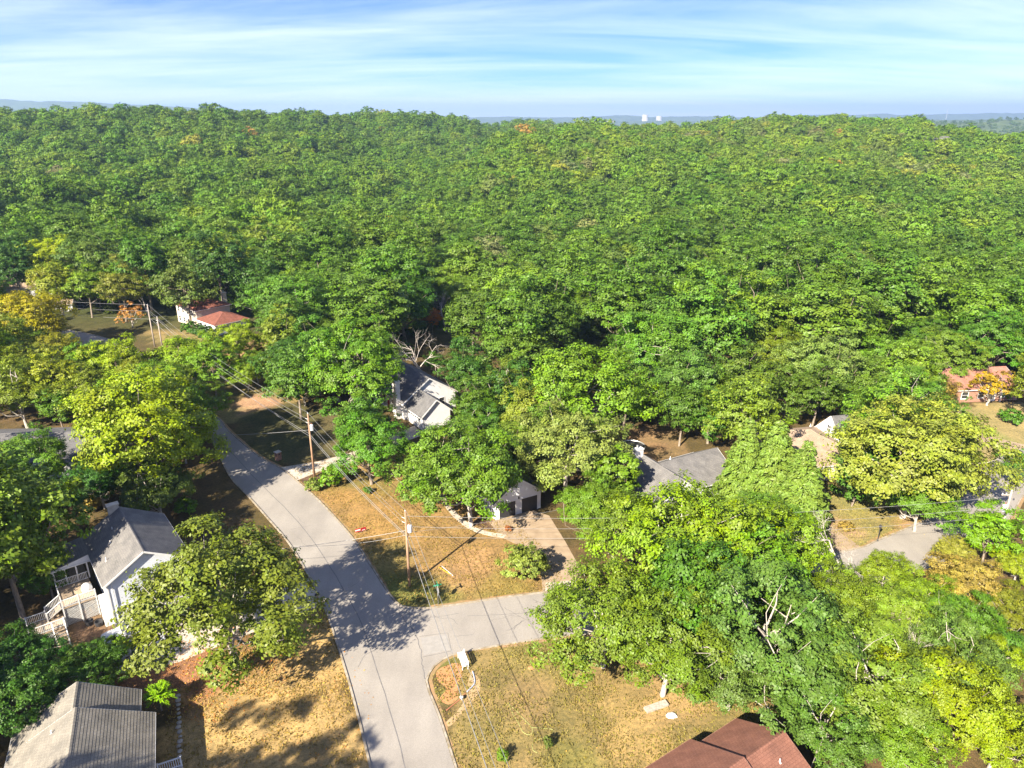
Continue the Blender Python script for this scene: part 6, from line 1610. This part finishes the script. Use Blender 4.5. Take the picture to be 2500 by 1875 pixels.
hill([(-1500, -60), (-300, 10), (700, 14), (1800, 24), (2600, 12), (3600, 20)], 8200, 900, seed=6, amp=9)
# small trees giving the nearer far ridge its grain
sel = rngf.integers(0, Xh.size, 5200); fx = Xh.ravel()[sel]+rngf.normal(0, 14, 5200); fy = Yh.ravel()[sel]+rngf.normal(0, 22, 5200); fz = Zh.ravel()[sel]-6
m_ = (np.abs(fx/fy) < .86) & (fy < 3200)
far_forest('ridge_forest', np.stack([fx[m_], fy[m_]], 1), fz[m_], np.array((.075, .125, .03))*rngf.uniform(.7, 1.35, (m_.sum(), 1)), rngf.uniform(.8, 1.2, m_.sum()), 'bluish wooded ridge far beyond the right hand hill', FAR[:2])
M['tower'] = mat('tower', (.62, .58, .54), .9, (.55, .51, .48), .02)
def tower(px, ztop, Y, label):
    X = (px-1250)/FPX*(Y*CP+(CAM_H-60)*SP)
    t = empty('cooling_tower', (X, Y, -82), 0, label, 'cooling tower', 'cooling towers')
    H_ = ztop+82; prof = [(58, 10), (50, H_*.3), (42, H_*.6), (39, H_*.8), (41, H_)]
    mb = MB(); n = 28
    rings = [[(r_*math.cos(2*math.pi*k/n), r_*math.sin(2*math.pi*k/n), z_) for k in range(n)] for r_, z_ in prof+[(39, H_), (37, H_*.8)]]
    for a, b in zip(rings[:-1], rings[1:]):
        for k in range(n): mb.face([a[k], a[(k+1) % n], b[(k+1) % n], b[k]])
    mb.build('shell', M['tower'], t, True)
    lg = MB()
    for k in range(0, n, 2):
        a = 2*math.pi*k/n; lg.beam((60*math.cos(a), 60*math.sin(a), 0), (58*math.cos(a+.11), 58*math.sin(a+.11), 10.5), 1.5, 1.5)
    o = lg.build('leg_ring', M['tower'], t); o['kind'] = 'stuff'
tower(1575, 97, 10200, 'pale far cooling tower on the horizon, taller looking left one of the pair')
tower(1609, 80, 10600, 'pale far cooling tower on the horizon, right one of the pair')
X = (1505-1250)/FPX*(9000*CP)
o = MB().box(-45, 45, -20, 20, 0, 26).prism([(-60, -22), (60, -22), (60, -18), (-60, -18)], 0, 14).build('factory_hall', M['tower']); o.location = (X, 9600, -2); tag(o, 'white industrial hall on the far plain left of the towers', 'building')
for px, h_, lab in ((2127, 120, 'thin mast on the far right skyline, left one'), (2321, 150, 'thin mast on the far right skyline, right one')):
    X = (px-1250)/FPX*(7200*CP-200*SP)
    o = MB().tube([(0, 0, 0), (0, 0, h_)], [3.2, 1.6], 4).tube([(-6, 0, h_*.55), (6, 0, h_*.55)], 1.2, 4).tube([(-5, 0, h_*.8), (5, 0, h_*.8)], 1.2, 4).build('radio_mast', M['metal']); o.location = (X, 7200, -10); tag(o, lab, 'mast')

m = bpy.data.materials.new('haze'); m.use_nodes = True; t = m.node_tree; t.nodes.clear()
o_ = t.nodes.new('ShaderNodeOutputMaterial'); v_ = t.nodes.new('ShaderNodeVolumePrincipled')
v_.inputs['Color'].default_value = (.48, .70, 1.0, 1); v_.inputs['Density'].default_value = 1.1e-4; v_.inputs['Anisotropy'].default_value = .25
t.links.new(v_.outputs[0], o_.inputs['Volume'])
try: m.cycles.homogeneous_volume = True
except Exception: pass
hz = MB().box(-15600, 15600, -900, 17500, -110, 330).build('haze', m)
tag(hz, 'thin bluish summer haze over the hills', 'haze', kind='stuff')
